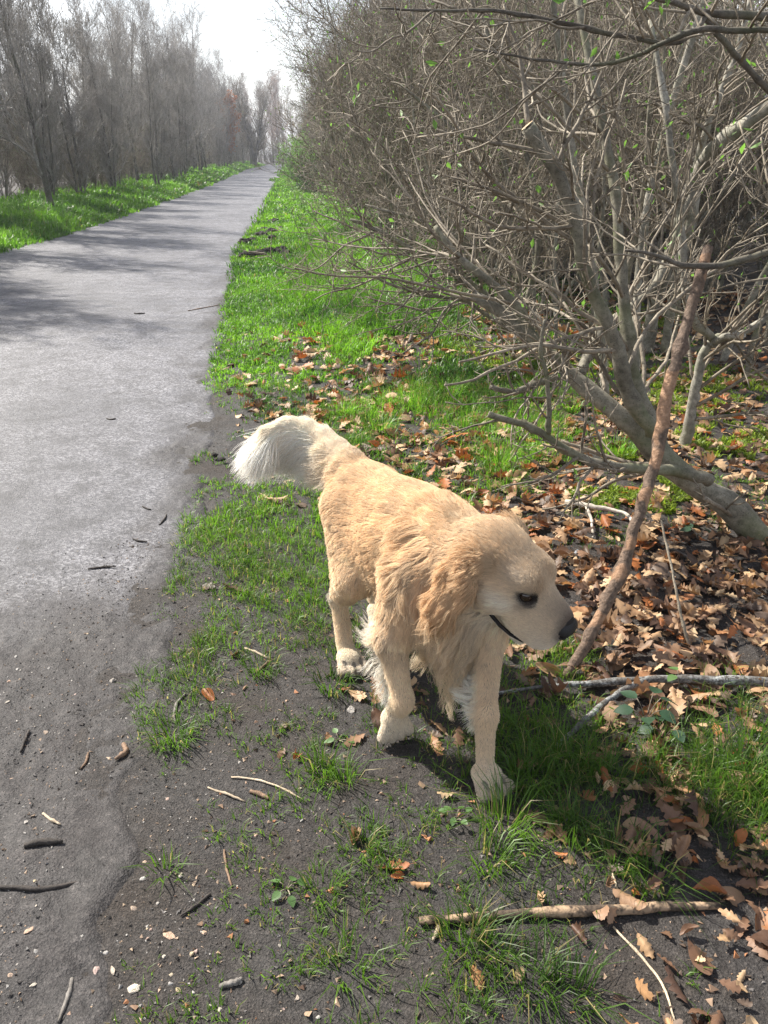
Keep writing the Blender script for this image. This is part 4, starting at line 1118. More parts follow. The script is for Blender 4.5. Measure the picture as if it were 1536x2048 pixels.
    # face markings and painted ear shade: white cheek, tawny temple and brow, greyish muzzle front
    q_ = np.stack([(P - HC) @ hf, np.abs((P - HC) @ hl), (P - HC) @ hu], 1) / HS
    def spot(c_, r_, col_, a_):
        k_ = (a_ * np.exp(-(((q_ - np.array(c_)) / np.array(r_)) ** 2).sum(1)))[:, None]
        return C * (1 - k_) + np.array(col_) * k_
    C = spot((0.045, 0.055, -0.022), (0.030, 0.03, 0.018), WHITE, 0.75)
    C = spot((0.005, 0.060, 0.030), (0.045, 0.035, 0.026), GOLD * 0.85, 0.7)
    C = spot((0.066, 0.018, 0.020), (0.022, 0.014, 0.022), DEEP * 0.9, 0.45)
    C = spot((0.045, 0.045, 0.032), (0.020, 0.020, 0.012), WHITE, 0.4)
    C = spot((-0.002, 0.060, -0.040), (0.016, 0.035, 0.040), DEEP * 0.55, 0.75)  # shade in front of the ear, painted into the fur
    C = spot((0.140, 0.0, 0.000), (0.028, 0.030, 0.022), (0.26, 0.19, 0.15), 0.6)
    C = spot((0.150, 0.020, -0.060), (0.030, 0.03, 0.030), (0.80, 0.76, 0.72), 0.6)
    C = spot((0.082, 0.042, -0.014), (0.012, 0.012, 0.014), (0.25, 0.17, 0.12), 0.5)
    # body tone: large soft patches and a paler lower flank
    tone = 0.9 + 0.25 * fbm(P[:, 0] * 9 + 5, P[:, 2] * 9 + P[:, 1] * 7, 3, 3)
    C = C * tone[:, None]
    pale = sstep(0.42, 0.28, P[:, 2])[:, None] * 0.35
    C = C * (1 - pale) + np.minimum(C * 1.1, WHITE) * pale
    L = L * lenmul * rng.uniform(0.7, 1.2, count)
    keep = (ey > 0.0150) & (dn > 0.026 * HS)
    P, N, L, FLW, C, WV, LIFT, GR, tw_, lock_ = [x[keep] for x in (P, N, L, FLW, C, WV, LIFT, GR, tw, np.clip(iw('neck') + iw('chest') + iw('shoulder') + 0.5 * iw('rib') + 0.0 * iw('ear') + 0.4 * iw('tail') + 0.5 * iw('belly'), 0, 1))]
    n_ = len(P)
    FLW = FLW + 0.16 * np.stack([fbm(P[:, 0] * 14, P[:, 2] * 14 + 9 * P[:, 1], 20 + i, 2) - 0.5 for i in range(3)], 1) * 2
    T = unit(FLW - (FLW * N).sum(1, keepdims=True) * N)
    D0 = unit(T + N * ((LIFT + 0.30 * sstep(0.02, 0.006, L)) * rng.uniform(0.6, 1.4, n_))[:, None] + rng.normal(0, 1, (n_, 3)) * (0.05 + 0.07 * tw_)[:, None])
    # clumps share a direction, a wave and a meeting point
    cl = rng.choice(n_, min(clump_n, n_), replace=False)
    kd = KDTree(len(cl))
    for i, c in enumerate(cl): kd.insert(P[c], i)
    kd.balance()
    ci = np.array([kd.find(p)[1] for p in P])
    ph = rng.uniform(0, 6.28, len(cl)); frq = rng.uniform(0.8, 1.3, len(cl))
    lenf = rng.uniform(0.85, 1.15, len(cl))
    cshade = rng.normal(1.0, 0.08, len(cl))
    C = C * rng.normal(1.0, 0.10, n_)[:, None]
    C = C * (1 + (cshade[ci] - 1) * (0.25 + 0.75 * sstep(0.010, 0.03, L)))[:, None]
    L = L * lenf[ci]
    side = np.cross(N, T)
    pts = np.zeros((n_, npt, 3)); pts[:, 0] = P - N * np.minimum(0.0015, L * 0.04)[:, None]
    d = D0.copy(); p = pts[:, 0].copy()
    for s in range(1, npt):
        t = s / (npt - 1)
        d = unit(d + np.array([0, 0, -1]) * (GR * L * 9 / npt)[:, None] * 1.0 + T * (0.30 / npt))
        p = p + d * (L / (npt - 1))[:, None]
        pts[:, s] = p
    cp = pts[cl]                                  # clump guides
    rootd = P - P[cl][ci]
    for s in range(1, npt):
        t = s / (npt - 1)
        w = ((clump * (1 - 0.5 * tw_) * sstep(0.010, 0.030, L)) * t ** 1.3)[:, None]
        guide = cp[ci][:, s] + rootd * 0.25
        okc = (np.linalg.norm(rootd, axis=1) < 0.02)
        pts[:, s] = np.where(okc[:, None], pts[:, s] * (1 - w) + guide * w, pts[:, s])
        wv = np.sin(ph[ci] + frq[ci] * L * t * 85)
        pts[:, s] += side * (wv * WV * min(1, 1.5 * t))[:, None] + N * (np.cos(ph[ci] * 1.7 + frq[ci] * L * t * 75) * WV * 0.5 * t)[:, None]
    # broad locks over neck, chest, shoulder and ears
    lock = rng.choice(n_, 900, replace=False); k2 = KDTree(900)
    for i, c in enumerate(lock): k2.insert(P[c], i)
    k2.balance(); li = np.array([k2.find(p)[1] for p in P])
    lw = lock_[:, None]; g2 = pts[lock][li]; r2 = P - P[lock][li]
    ls = rng.normal(1.0, 0.10, 900)
    C = C * (1 + (ls[li] - 1)[:, None] * np.clip(lw * 1.3, 0.0, 1))
    for s in range(1, npt):
        t = s / (npt - 1)
        pts[:, s] += lw * 0.55 * t ** 1.6 * (g2[:, s] + r2 * 0.35 - pts[:, s])
    # keep the strands outside the skin
    for s in range(1, npt):
        for _ in range(2):
            g_i = np.clip(((pts[:, s] - lo) / H_).round().astype(int), 1, np.array(S.shape) - 2)
            i0, j0, k0 = g_i.T
            q_ = np.clip((pts[:, s] - lo) / H_, 1, np.array(S.shape) - 3); b0 = q_.astype(int); f_ = q_ - b0; sv = 0
            for c_ in ((0, 0, 0), (0, 0, 1), (0, 1, 0), (0, 1, 1), (1, 0, 0), (1, 0, 1), (1, 1, 0), (1, 1, 1)):
                sv = sv + S[b0[:, 0] + c_[0], b0[:, 1] + c_[1], b0[:, 2] + c_[2]] * np.prod(np.where(np.array(c_), f_, 1 - f_), axis=1)
            gr = unit(np.stack([S[i0 + 1, j0, k0] - S[i0 - 1, j0, k0], S[i0, j0 + 1, k0] - S[i0, j0 - 1, k0], S[i0, j0, k0 + 1] - S[i0, j0, k0 - 1]], 1) + 1e-9)
            need = np.maximum(0, np.minimum(0.0015 + 0.005 * s / npt, 0.25 * L) - sv) * (np.abs(sv) < 0.06) * sstep(0.012, 0.024, L)
            pts[:, s] += gr * need[:, None] * 0.8
    cu = bpy.data.hair_curves.new(name)
    cu.add_curves([npt] * n_)
    cu.attributes['position'].data.foreach_set('vector', pts.astype(np.float32).ravel())
    prof = np.linspace(1, 0.25, npt)
    rr = (rad * rng.uniform(0.7, 1.2, n_))[:, None] * prof[None]
    ra = cu.attributes.get('radius') or cu.attributes.new('radius', 'FLOAT', 'POINT')
    ra.data.foreach_set('value', rr.astype(np.float32).ravel())
    ca = cu.attributes.new('col', 'FLOAT_COLOR', 'CURVE')
    c4 = np.ones((n_, 4), np.float32); c4[:, :3] = np.clip(C, 0, 0.95)
    ca.data.foreach_set('color', c4.ravel())
    return cu

m_fur, n, l, out = nodes_mat('dog_fur')
a = attr(n, 'col')
b = n.new('ShaderNodeBsdfPrincipled'); b.inputs['Roughness'].default_value = 0.55; b.inputs['Specular IOR Level'].default_value = 0.25
tr = n.new('ShaderNodeBsdfTranslucent'); mx = n.new('ShaderNodeMixShader'); mx.inputs[0].default_value = 0.5
l.new(a.outputs['Color'], b.inputs['Base Color']); l.new(a.outputs['Color'], tr.inputs['Color'])
l.new(b.outputs[0], mx.inputs[1]); l.new(tr.outputs[0], mx.inputs[2]); l.new(mx.outputs[0], out.inputs['Surface'])
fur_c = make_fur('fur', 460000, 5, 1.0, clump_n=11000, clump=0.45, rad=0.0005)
fur_c.materials.append(m_fur)
fur = obj('fur', fur_c, dog)
def sel_fringe(P, N, W):
    w = lambda r: W[:, regs.index(r)]
    return (w('chest') + w('belly') + w('rib') + 0.5 * w('arm')) * sstep(0.0, 0.7, -N[:, 2] + 0.5 * N[:, 0]) * sstep(0.40, 0.30, P[:, 2]) * sstep(-0.02, 0.12, P[:, 0])
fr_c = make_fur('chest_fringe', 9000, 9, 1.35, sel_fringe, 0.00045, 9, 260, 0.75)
fr_c.materials.append(m_fur)
obj('chest_fringe', fr_c, dog)

# ---- eyes, nose, claws
def uv_sphere(r, nu=24, nv=14, sx=1, sy=1, sz=1):
    th = np.linspace(0, np.pi, nv + 1)[1:-1]; ph = np.linspace(0, 2 * np.pi, nu, endpoint=False)
    V = [(0, 0, r * sz)] + [(r * math.sin(t) * math.cos(p) * sx, r * math.sin(t) * math.sin(p) * sy, r * math.cos(t) * sz) for t in th for p in ph] + [(0, 0, -r * sz)]
    Q, T = [], []
    m = len(th)
    for j in range(nu):
        T.append((0, 1 + j, 1 + (j + 1) % nu)); T.append((len(V) - 1, 1 + (m - 1) * nu + (j + 1) % nu, 1 + (m - 1) * nu + j))
        for i in range(m - 1):
            Q.append((1 + i * nu + j, 1 + (i + 1) * nu + j, 1 + (i + 1) * nu + (j + 1) % nu, 1 + i * nu + (j + 1) % nu))
    return np.array(V), [np.array(Q), np.array(T)]
m_eye, n, l, out = nodes_mat('dog_eye')
b = bsdf(n, l, out, 0.06, 0.6); b.inputs['Base Color'].default_value = (0.022, 0.011, 0.006, 1)
m_nose, n, l, out = nodes_mat('dog_nose')
b = bsdf(n, l, out, 0.45, 0.3); t = n.new('ShaderNodeTexVoronoi'); t.inputs['Scale'].default_value = 700
b.inputs['Base Color'].default_value = (0.014, 0.012, 0.012, 1); bump(n, l, b, t.outputs['Distance'], 0.5, 0.001)
m_claw, n, l, out = nodes_mat('dog_claw')
b = bsdf(n, l, out, 0.4, 0.4); b.inputs['Base Color'].default_value = (0.05, 0.04, 0.035, 1)
for e in EYES:
    V, F = uv_sphere(0.0140)
    obj('eye', mesh_from('eye', V, F, [m_eye]), dog, e)
# dark lips and mouth lining inside the parted jaws
m_lip, n, l, out = nodes_mat('dog_lip')
b = bsdf(n, l, out, 0.6, 0.2); b.inputs['Base Color'].default_value = (0.014, 0.011, 0.011, 1)
def tube1(pts, rad, k=10):
    pts = np.asarray(pts, float); rad = np.asarray(rad, float)
    t = unit(np.gradient(pts, axis=0)); ref = unit(np.cross(t.mean(0) + 1e-3, [0.31, 0.52, 0.79]))
    n1 = unit(ref - (t @ ref)[:, None] * t); n2 = np.cross(t, n1)
    an = np.linspace(0, 2 * np.pi, k, endpoint=False)
    V = (pts[:, None] + rad[:, None, None] * (np.cos(an)[None, :, None] * n1[:, None] + np.sin(an)[None, :, None] * n2[:, None])).reshape(-1, 3)
    m = len(pts); Q = [(i * k + j, i * k + (j + 1) % k, (i + 1) * k + (j + 1) % k, (i + 1) * k + j) for i in range(m - 1) for j in range(k)]
    return V, [np.array(Q), np.array([list(range(k))[::-1], [(m - 1) * k + j for j in range(k)]])]
for L_ in LIPS:
    V, F = tube1(L_ - hu * 0.001 - (L_ - HC) @ hl[:, None] * hl * 0.07, np.array([0.0025, 0.0042, 0.0042, 0.0036, 0.003, 0.0026, 0.002]))
    obj('lip', mesh_from('lip', V, F, [m_lip]), dog)
# nose pad with nostrils, modelled as its own small surface
Hn = 0.0014
nlo = np.array([-0.03, -0.03, -0.03]); g = np.stack(np.meshgrid(*[np.arange(-0.03, 0.03, Hn)] * 3, indexing='ij'), -1)
def ell(c, r):
    q = (g - np.array(c)); r = np.array(r)
    k0 = np.linalg.norm(q / r, axis=-1); k1 = np.linalg.norm(q / r ** 2, axis=-1)
    return k0 * (k0 - 1) / np.maximum(k1, 1e-6)
def smin(a, b, k):
    h = np.clip(0.5 + 0.5 * (b - a) / k, 0, 1); return b * (1 - h) + a * h - k * h * (1 - h)
sd = smin(ell((0, 0, 0.002), (0.0135, 0.0195, 0.0135)), ell((-0.002, 0, -0.009), (0.010, 0.010, 0.010)), 0.008)
for s in (-1, 1):
    sd = smin(sd, ell((0.001, s * 0.0125, 0.000), (0.011, 0.0085, 0.010)), 0.006)
    sd = np.maximum(sd, -ell((0.011, s * 0.0085, 0.000), (0.009, 0.0050, 0.0044)))
    sd = np.maximum(sd, -ell((0.006, s * 0.016, -0.002), (0.009, 0.008, 0.0028)))
NV, NF = surface_nets(sd.astype(np.float32), nlo, Hn)
NV = (NV[:, :1] * hf + NV[:, 1:2] * hl + NV[:, 2:] * hu) * HS * 1.36
obj('nose', mesh_from('nose', NV, NF, [m_nose]), dog, NOSE)
for p, d in claws:
    V, F = uv_sphere(0.0040, 10, 8, 1, 1, 2.4)
    o = obj('claw', mesh_from('claw', V, F, [m_claw]), dog, p)
    o.rotation_euler = Vector(d).to_track_quat('Z', 'Y').to_euler()
print('dog', len(DV), 'verts')
# ------------------------------------------------------------------ grass, leaves, stones
CT = np.array([  # px, py, grass, leaves, blade height
(600,400,1,0,.09),(560,520,1,.02,.06),(680,560,1,0,.21),(760,640,1,.05,.23),(700,680,.85,.35,.11),(500,620,.9,.03,.05),(480,720,.8,.1,.045),
(620,720,.5,.75,.05),(780,720,.4,.9,.06),(560,800,.6,.5,.045),(650,800,.42,.8,.05),(700,850,.6,.7,.08),(900,790,.65,.6,.12),(850,880,.45,.7,.08),
(900,950,.35,.9,.06),(1000,900,.5,.7,.09),(1200,1000,.3,.6,.04),(1000,700,.35,.6,.04),(1300,700,.3,.5,.04),(1450,850,.15,.6,.03),(1100,1050,.15,1,.05),
(1250,1150,.05,1,.05),(1450,1200,.03,1,.05),(1300,1300,.06,1,.06),(1480,1450,.22,.9,.09),(1480,1580,.75,.7,.10),(1250,1550,.35,.75,.09),(1100,1530,.8,.3,.07),
(1150,1640,.55,.3,.06),(1050,1430,.65,.35,.06),(1050,1330,.6,.5,.07),(1350,1700,.12,1,.06),(1200,1750,.35,.5,.06),(1100,1780,.35,.3,.05),(1450,1900,.02,.75,.04),
(1300,1900,.05,.45,.05),(1000,1900,.30,.15,.05),(1080,1970,.35,.2,.05),(900,1880,.3,.1,.05),(850,1650,.38,.08,.04),(750,1550,.15,.10,.04),(850,1430,.4,.25,.05),
(620,1560,.5,.07,.045),(700,1750,.5,.05,.035),(650,1900,.42,.05,.035),(560,1700,.3,.03,.035),(480,1850,.10,.01,.03),(350,1470,.45,.02,.045),(400,1530,.3,.02,.04),
(300,1600,.02,.01,.03),(520,1320,.6,.10,.045),(450,1280,.65,.06,.045),(420,1150,.6,.05,.045),(350,1250,.05,.01,.03),(520,1150,.65,.05,.05),(560,1050,.75,.04,.05),
(480,1000,.7,.04,.045),(600,1200,.6,.06,.05),(430,930,.3,.05,.04),(400,850,.1,.05,.03),(620,1450,.32,.15,.035),(480,1420,.25,.04,.04),(350,1750,.03,.01,.03),(900,1750,.3,.1,.045),(1010,1650,.3,.12,.05)], float)
def cover(x, y, ch):
    px, py = proj(np.stack([x, y, np.zeros_like(x)], -1))
    # distances in a space where rows far away are stretched like on the ground
    d2 = (px[:, None] - CT[None, :, 0]) ** 2 + (1.4 * (py[:, None] - CT[None, :, 1])) ** 2 + 400
    w = d2 ** -2.2
    return (w * CT[None, :, ch]).sum(1) / w.sum(1)

def blades(rng, x, y, h, w, lean_dir, lean, colr, segs=2):
    n_ = len(x); z = surf_z(x, y)
    b0 = np.stack([x, y, z - 0.004], -1)
    ld = np.stack([np.cos(lean_dir), np.sin(lean_dir), np.zeros(n_)], -1)
    fa = lean_dir + np.pi / 2 + rng.normal(0, 0.6, n_)
    sd = np.stack([np.cos(fa), np.sin(fa), np.zeros(n_)], -1) * (w * 0.5)[:, None]
    up = np.array([0, 0, 1.0])
    m_ = b0 + (up * 0.55 + ld * lean[:, None] * 0.28) * h[:, None]
    t_ = b0 + (up * (1 - 0.38 * np.minimum(lean, 1.6))[:, None] + ld * lean[:, None] * 0.95) * h[:, None]
    V = np.stack([b0 - sd, b0 + sd, m_ + sd * 0.75, m_ - sd * 0.75, t_], 1)
    o = np.arange(n_)[:, None] * 5
    return V.reshape(-1, 3), [o + [0, 1, 2, 3], o + [3, 2, 4]], np.repeat(colr, 5, 0)

def grass_colour(rng, n_, x, y, dry=0.08):
    worn_shade = (0.62 + 0.38 * sstep(2.0, 4.0, y))[:, None]      # trodden grass near the path end is older, with foreground shade painted in
    k = rng.random(n_)[:, None]; p = fbm(x * 1.7, y * 1.7, 77, 3)[:, None]
    a, b_ = np.array([0.045, 0.120, 0.014]), np.array([0.165, 0.335, 0.026])
    c = (a + (b_ - a) * np.clip(0.25 + 0.5 * k + 1.9 * (p - 0.5), 0, 1)) * worn_shade + (1 - worn_shade) * np.array([0.03, 0.03, 0.012])
    d = (rng.random(n_) < dry)[:, None]
    return np.where(d, np.array([0.30, 0.25, 0.11]) * rng.uniform(0.6, 1.2, (n_, 1)), c)

M_GRASS = leafy_mat('grass_blade', 0.5, 0.42, 0.35, False, (1.4, 1.5, 0.9), 1.0)
rng = np.random.default_rng(21)
def tufts(rng, x0, x1, y0, y1, tuft_m2, per, wid, rad, hm=1.0, patch=6.0, dens=None):
    n_ = int((x1 - x0) * (y1 - y0) * tuft_m2)
    cx, cy = rng.uniform(x0, x1, n_), rng.uniform(y0, y1, n_)
    ok = cx > xr(cy) - 0.05 * 1
    cx, cy = cx[ok], cy[ok]
    g = cover(cx, cy, 2) if dens is None else dens(cx, cy)
    pn = fbm(cx * patch, cy * patch, 88, 4)
    pr = np.clip(g * 1.25 - 0.12 + (pn - 0.5) * 2.6 * np.sqrt(np.clip(g * (1.15 - g), 0, 1)) * 1.2, 0, 1)
    keep = rng.random(len(cx)) < pr
    cx, cy, g, pr = cx[keep], cy[keep], g[keep], pr[keep]
    hh = cover(cx, cy, 4) * hm * rng.uniform(0.6, 1.25, len(cx)) * (0.65 + 0.35 * pr)
    k = rng.integers(max(1, int(per * 0.5)), int(per * 1.5) + 1, len(cx))
    i = np.repeat(np.arange(len(cx)), k); m_ = len(i)
    an = rng.uniform(0, 6.28, m_); rr = rad * np.sqrt(rng.random(m_)) * (0.5 + hh[i] / 0.08)
    x, y = cx[i] + rr * np.cos(an), cy[i] + rr * np.sin(an)
    h = hh[i] * rng.uniform(0.5, 1.2, m_)
    lean = np.clip(rng.normal(0.75, 0.35, m_), 0.05, 1.7)
    return x, y, h, np.full(m_, wid) * rng.uniform(0.7, 1.3, m_), an + rng.normal(0, 0.7, m_), lean

# feet of the dog keep a clear spot
feet = [DOG_O[:2] + np.array([q[0] * dc - q[1] * ds, q[0] * ds + q[1] * dc]) for q in ((0.49, 0.0), (-0.04, -0.10), (-0.215, 0.065))]
def grass_obj(name, label, sets, seed, dry=0.08):
    rng = np.random.default_rng(seed)
    Vs, Q, T, C, off = [], [], [], [], 0
    for (x, y, h, w, ld, le) in sets:
        ok = np.ones(len(x), bool)
        for f in feet: ok &= (np.hypot(x - f[0], y - f[1]) > 0.05)
        x, y, h, w, ld, le = [q[ok] for q in (x, y, h, w, ld, le)]
        V, F, c = blades(rng, x, y, h, w, ld, le, grass_colour(rng, len(x), x, y, dry))
        Vs.append(V); Q.append(F[0] + off); T.append(F[1] + off); C.append(c); off += len(V)
    o = obj(name, mesh_from(name, np.concatenate(Vs), [np.concatenate(Q), np.concatenate(T)], [M_GRASS], True, np.concatenate(C)))
    return tag(o, label, 'grass', None, 'stuff')
near = [tufts(rng, -1.2, 1.6, 0.75, 2.6, 3800, 6, 0.0022, 0.014), tufts(rng, -1.6, 2.6, 2.6, 4.6, 1900, 8, 0.0034, 0.018)]
def tussocks():
    X = [[] for _ in range(6)]
    for px, py, k, rad, h in [(640, 1545, 90, .03, .07), (690, 1562, 70, .03, .07), (1010, 1655, 130, .045, .10), (975, 1725, 90, .04, .08), (1060, 1560, 150, .05, .075), (1140, 1525, 190, .06, .085), (1205, 1560, 150, .05, .085), (1150, 1665, 150, .05, .08), (1235, 1720, 120, .05, .09), (1300, 1765, 90, .04, .08), (930, 1890, 110, .045, .08), (985, 1905, 80, .04, .07), (1060, 1965, 110, .05, .08), (1135, 1995, 90, .045, .09), (900, 800, 220, .06, .13), (760, 865, 200, .07, .10), (1060, 800, 160, .06, .12), (1140, 825, 120, .05, .09), (1470, 1565, 160, .06, .13), (1535, 1605, 150, .06, .13), (1500, 1470, 40, .05, .13), (345, 1475, 110, .05, .05), (330, 1745, 40, .03, .05), (690, 1935, 70, .04, .06), (1000, 930, 140, .06, .10), (1230, 910, 160, .08, .10), (690, 830, 200, .08, .08), (520, 1335, 80, .05, .05), (660, 1375, 90, .05, .05), (700, 1350, 70, .04, .05), (640, 1780, 60, .04, .05), (720, 1700, 60, .04, .05)]:
        k = int(k * (0.7 if py > 1500 else 1)); g_ = gnd(px, py); an = rng.uniform(0, 6.28, k); rr = rad * np.sqrt(rng.random(k))
        w_ = np.interp(g_[1], [1, 2, 5], [0.0026, 0.0032, 0.006])
        for q, v_ in zip(X, (g_[0] + rr * np.cos(an), g_[1] + rr * np.sin(an), h * rng.uniform(0.5, 1.35, k), w_ * rng.uniform(0.7, 1.3, k), an + rng.normal(0, 0.5, k), np.clip(rng.normal(0.9, 0.35, k), 0.1, 1.8))): q.append(v_)
    return tuple(np.concatenate(q) for q in X)
near.append(tussocks())
grass_obj('grass', 'thin trodden grass and tufts around the dog', near, 5, 0.10)
midg = [tufts(rng, -2.2, 2.2, 4.6, 8.5, 1000, 9, 0.0062, 0.035, 1.05, 4), tufts(rng, -3.0, 1.2, 8.5, 16, 380, 9, 0.012, 0.06, 1.1, 3, lambda x, y: np.where(x < hx(y) + 0.6, 1.0, 0.2)), tufts(rng, -6, 0.0, 16, 40, 90, 8, 0.03, 0.11, 1.3, 2, lambda x, y: np.where(x < hx(y) + 0.6, 1.0, 0.1)), tufts(rng, -14, -3, 40, 95, 7, 9, 0.09, 0.25, 1.6, 2, lambda x, y: np.where(x < hx(y) + 1.0, 1.0, 0.0))]
grass_obj('verge_grass', 'lush bright green grass on the verge right of the path', midg, 6, 0.02)
def left_strip(y0, y1, per_m2, per, wid, rad, hgt):
    n_ = int((y1 - y0) * 3.4 * per_m2); cy = rng.uniform(y0, y1, n_); u_ = rng.random(n_) * 3.4
    cx = xl(cy) + 0.06 - u_; pr = np.where(u_ < 1.9, 1, 0.55 - 0.15 * (u_ - 1.9)); ok = rng.random(n_) < pr; cx, cy, u_ = cx[ok], cy[ok], u_[ok]
    hh = hgt * (0.35 + 0.65 * sstep(0, 0.5, u_)) * (0.6 + 0.9 * fbm(cx * 1.3, cy * 1.3, 91, 3))
    i = np.repeat(np.arange(len(cx)), per); m_ = len(i); an = rng.uniform(0, 6.28, m_); rr = rad * np.sqrt(rng.random(m_))
    return cx[i] + rr * np.cos(an), cy[i] + rr * np.sin(an), hh[i] * rng.uniform(0.5, 1.2, m_), np.full(m_, wid) * rng.uniform(0.7, 1.3, m_), an + rng.normal(0, 0.7, m_), np.clip(rng.normal(0.7, 0.3, m_), 0.05, 1.6)
lf = [left_strip(9, 18, 110, 9, 0.014, 0.09, 0.24), left_strip(18, 34, 45, 9, 0.03, 0.14, 0.26), left_strip(34, 95, 12, 9, 0.09, 0.28, 0.30)]
grass_obj('left_verge_grass', 'bright green grass bank along the left edge of the path', lf, 7, 0.02)

# moss cushions
def moss():
    rng = np.random.default_rng(8)
    X, Y = [], []
    for px, py, r_, k in [(q[0], q[1], q[2], int(q[3] * 1.8)) for q in [(1330, 985, 0.22, 2600), (1240, 905, 0.12, 900), (1180, 1000, 0.10, 600), (1150, 735, 0.30, 1500), (900, 690, 0.25, 1000), (1350, 800, 0.35, 1800), (1480, 890, 0.3, 1500), (1420, 770, 0.4, 1500), (960, 720, 0.3, 900), (1050, 750, 0.3, 900), (1250, 640, 0.5, 1500)]]:
        g_ = gnd(px, py); an = rng.uniform(0, 6.28, k); rr = r_ * np.sqrt(rng.random(k)); x, y = g_[0] + rr * np.cos(an), g_[1] + rr * np.sin(an)
        ok = fbm(x * 9, y * 9, 15, 3) > 0.46; X.append(x[ok]); Y.append(y[ok])
    x, y = np.concatenate(X), np.concatenate(Y); n_ = len(x)
    c = np.array([0.20, 0.27, 0.035]) * rng.uniform(0.6, 1.2, (n_, 1))
    V, F, c = blades(rng, x, y, 0.036 * rng.uniform(0.5, 1.3, n_), np.full(n_, 0.010), rng.uniform(0, 6.28, n_), rng.uniform(0.2, 1.2, n_), c)
    return tag(obj('moss', mesh_from('moss', V, F, [M_GRASS], True, c)), 'yellow-green moss cushions under the leaning tree', 'moss', None, 'stuff')
moss()

# ---- fallen oak leaves
def leaf_mesh(seed, lobed=True):
    rng = np.random.default_rng(seed)
    nl_ = 15
    t = np.linspace(0, 1, nl_)
    env = np.sin(np.pi * np.clip(t * 0.93 + 0.04, 0, 1)) ** 0.8 * (0.30 + 0.10 * t)
    if lobed:
        ph = rng.uniform(-0.3, 0.3); lob = 0.5 + 0.5 * np.cos((t * 4.1 + ph) * 2 * np.pi)
        wl_ = env * (0.50 + 0.58 * lob); wr = env * (0.50 + 0.58 * np.roll(lob, rng.integers(-1, 2)))
        skew = 0.06 * (lob - 0.4)
    else:
        wl_ = env * 0.95; wr = env * 0.95; skew = 0 * t
    stalk = 0.22
    mid_ = np.stack([t, 0 * t, 0 * t], 1); Lf = np.stack([t + skew, wl_, 0 * t], 1); Rt = np.stack([t + skew, -wr, 0 * t], 1)
    Lm, Rm = 0.5 * (mid_ + Lf), 0.5 * (mid_ + Rt)
    P = np.concatenate([Lf, Lm, mid_, Rm, Rt])
    cl, cw, tw = rng.normal(0, 1.3), rng.normal(0.4, 1.1), rng.normal(0, 0.8)
    x, y = P[:, 0] - 0.5, P[:, 1]
    z = cw * 1.3 * y ** 2 + 0.10 * cl * (4 * x * x) + tw * x * y * 0.8 + 0.035 * np.abs(y) * np.sin(18 * x + seed)
    edge_c = rng.normal(0, 0.10); z = z + edge_c * np.abs(y) * 2
    z = z + 0.02 * rng.normal(size=len(z)) * (np.abs(y) > 0.02)
    V = np.stack([x, y * (1 - 0.35 * min(1, abs(cw)) * np.abs(y) * 2), z], 1)
    i = np.arange(5 * nl_).reshape(5, nl_)
    F = np.stack([i[:-1, :-1], i[1:, :-1], i[1:, 1:], i[:-1, 1:]], -1).reshape(-1, 4)
    # stalk
    s0 = np.array([[-0.5, 0.008, z[2 * nl_]], [-0.5, -0.008, z[2 * nl_]], [-0.5 - stalk, -0.006, z[2 * nl_] + 0.03], [-0.5 - stalk, 0.006, z[2 * nl_] + 0.03]])
    V = np.concatenate([V, s0]); F = np.concatenate([F, [[5 * nl_, 5 * nl_ + 1, 5 * nl_ + 2, 5 * nl_ + 3]]])
    V[:, 2] -= V[:, 2].min()
    vein = np.ones((len(V), 3)); vein[2 * nl_:3 * nl_] *= 1.15; vein[-4:] *= 0.8
    return V, F, vein
LEAVES = [leaf_mesh(500 + i, i % 5 < 4) for i in range(15)]
M_LEAF1 = leafy_mat('dry_leaf', 0.16, 0.55, 0.35, True, (1.0, 0.78, 0.55), 1.3)
M_LEAFM = leafy_mat('dry_leaf_litter', 0.20, 0.55, 0.35, False, (1.0, 0.76, 0.5), 1.4)
LMESH = [mesh_from('fallen_leaf', V, F, [M_LEAF1], True, c) for V, F, c in LEAVES]
def leaf_pts(rng, x0, x1, y0, y1, per_m2):
    n_ = int((x1 - x0) * (y1 - y0) * per_m2); x, y = rng.uniform(x0, x1, n_), rng.uniform(y0, y1, n_)
    d = cover(x, y, 3) * (0.55 + 0.9 * fbm(x * 4, y * 4, 99, 3)); d = d ** 1.25
    ok = (rng.random(n_) < d) & (x > xr(y) + 0.03)
    for f in feet: ok &= np.hypot(x - f[0], y - f[1]) > 0.09
    return x[ok], y[ok]
rng = np.random.default_rng(55)
lx, ly = [np.concatenate(q) for q in zip(leaf_pts(rng, -0.6, 1.7, 0.7, 2.4, 950), leaf_pts(rng, -1.0, 2.4, 2.4, 4.2, 760), leaf_pts(rng, -1.4, 3.4, 4.2, 8.0, 330))]
n_ = len(lx)
size = (0.030 + 0.058 * rng.random(n_) ** 1.2) * np.where(ly > 4, 1.2, np.where(ly < 1.5, 0.75, 1))
yaw = rng.uniform(0, 6.28, n_); tx = rng.normal(0, 0.32, n_); ty = rng.normal(0, 0.32, n_)
lz = surf_z(lx, ly) + rng.uniform(0.0, 0.028, n_) * np.clip(cover(lx, ly, 3), 0.15, 1)
kind_ = rng.integers(0, len(LEAVES), n_)
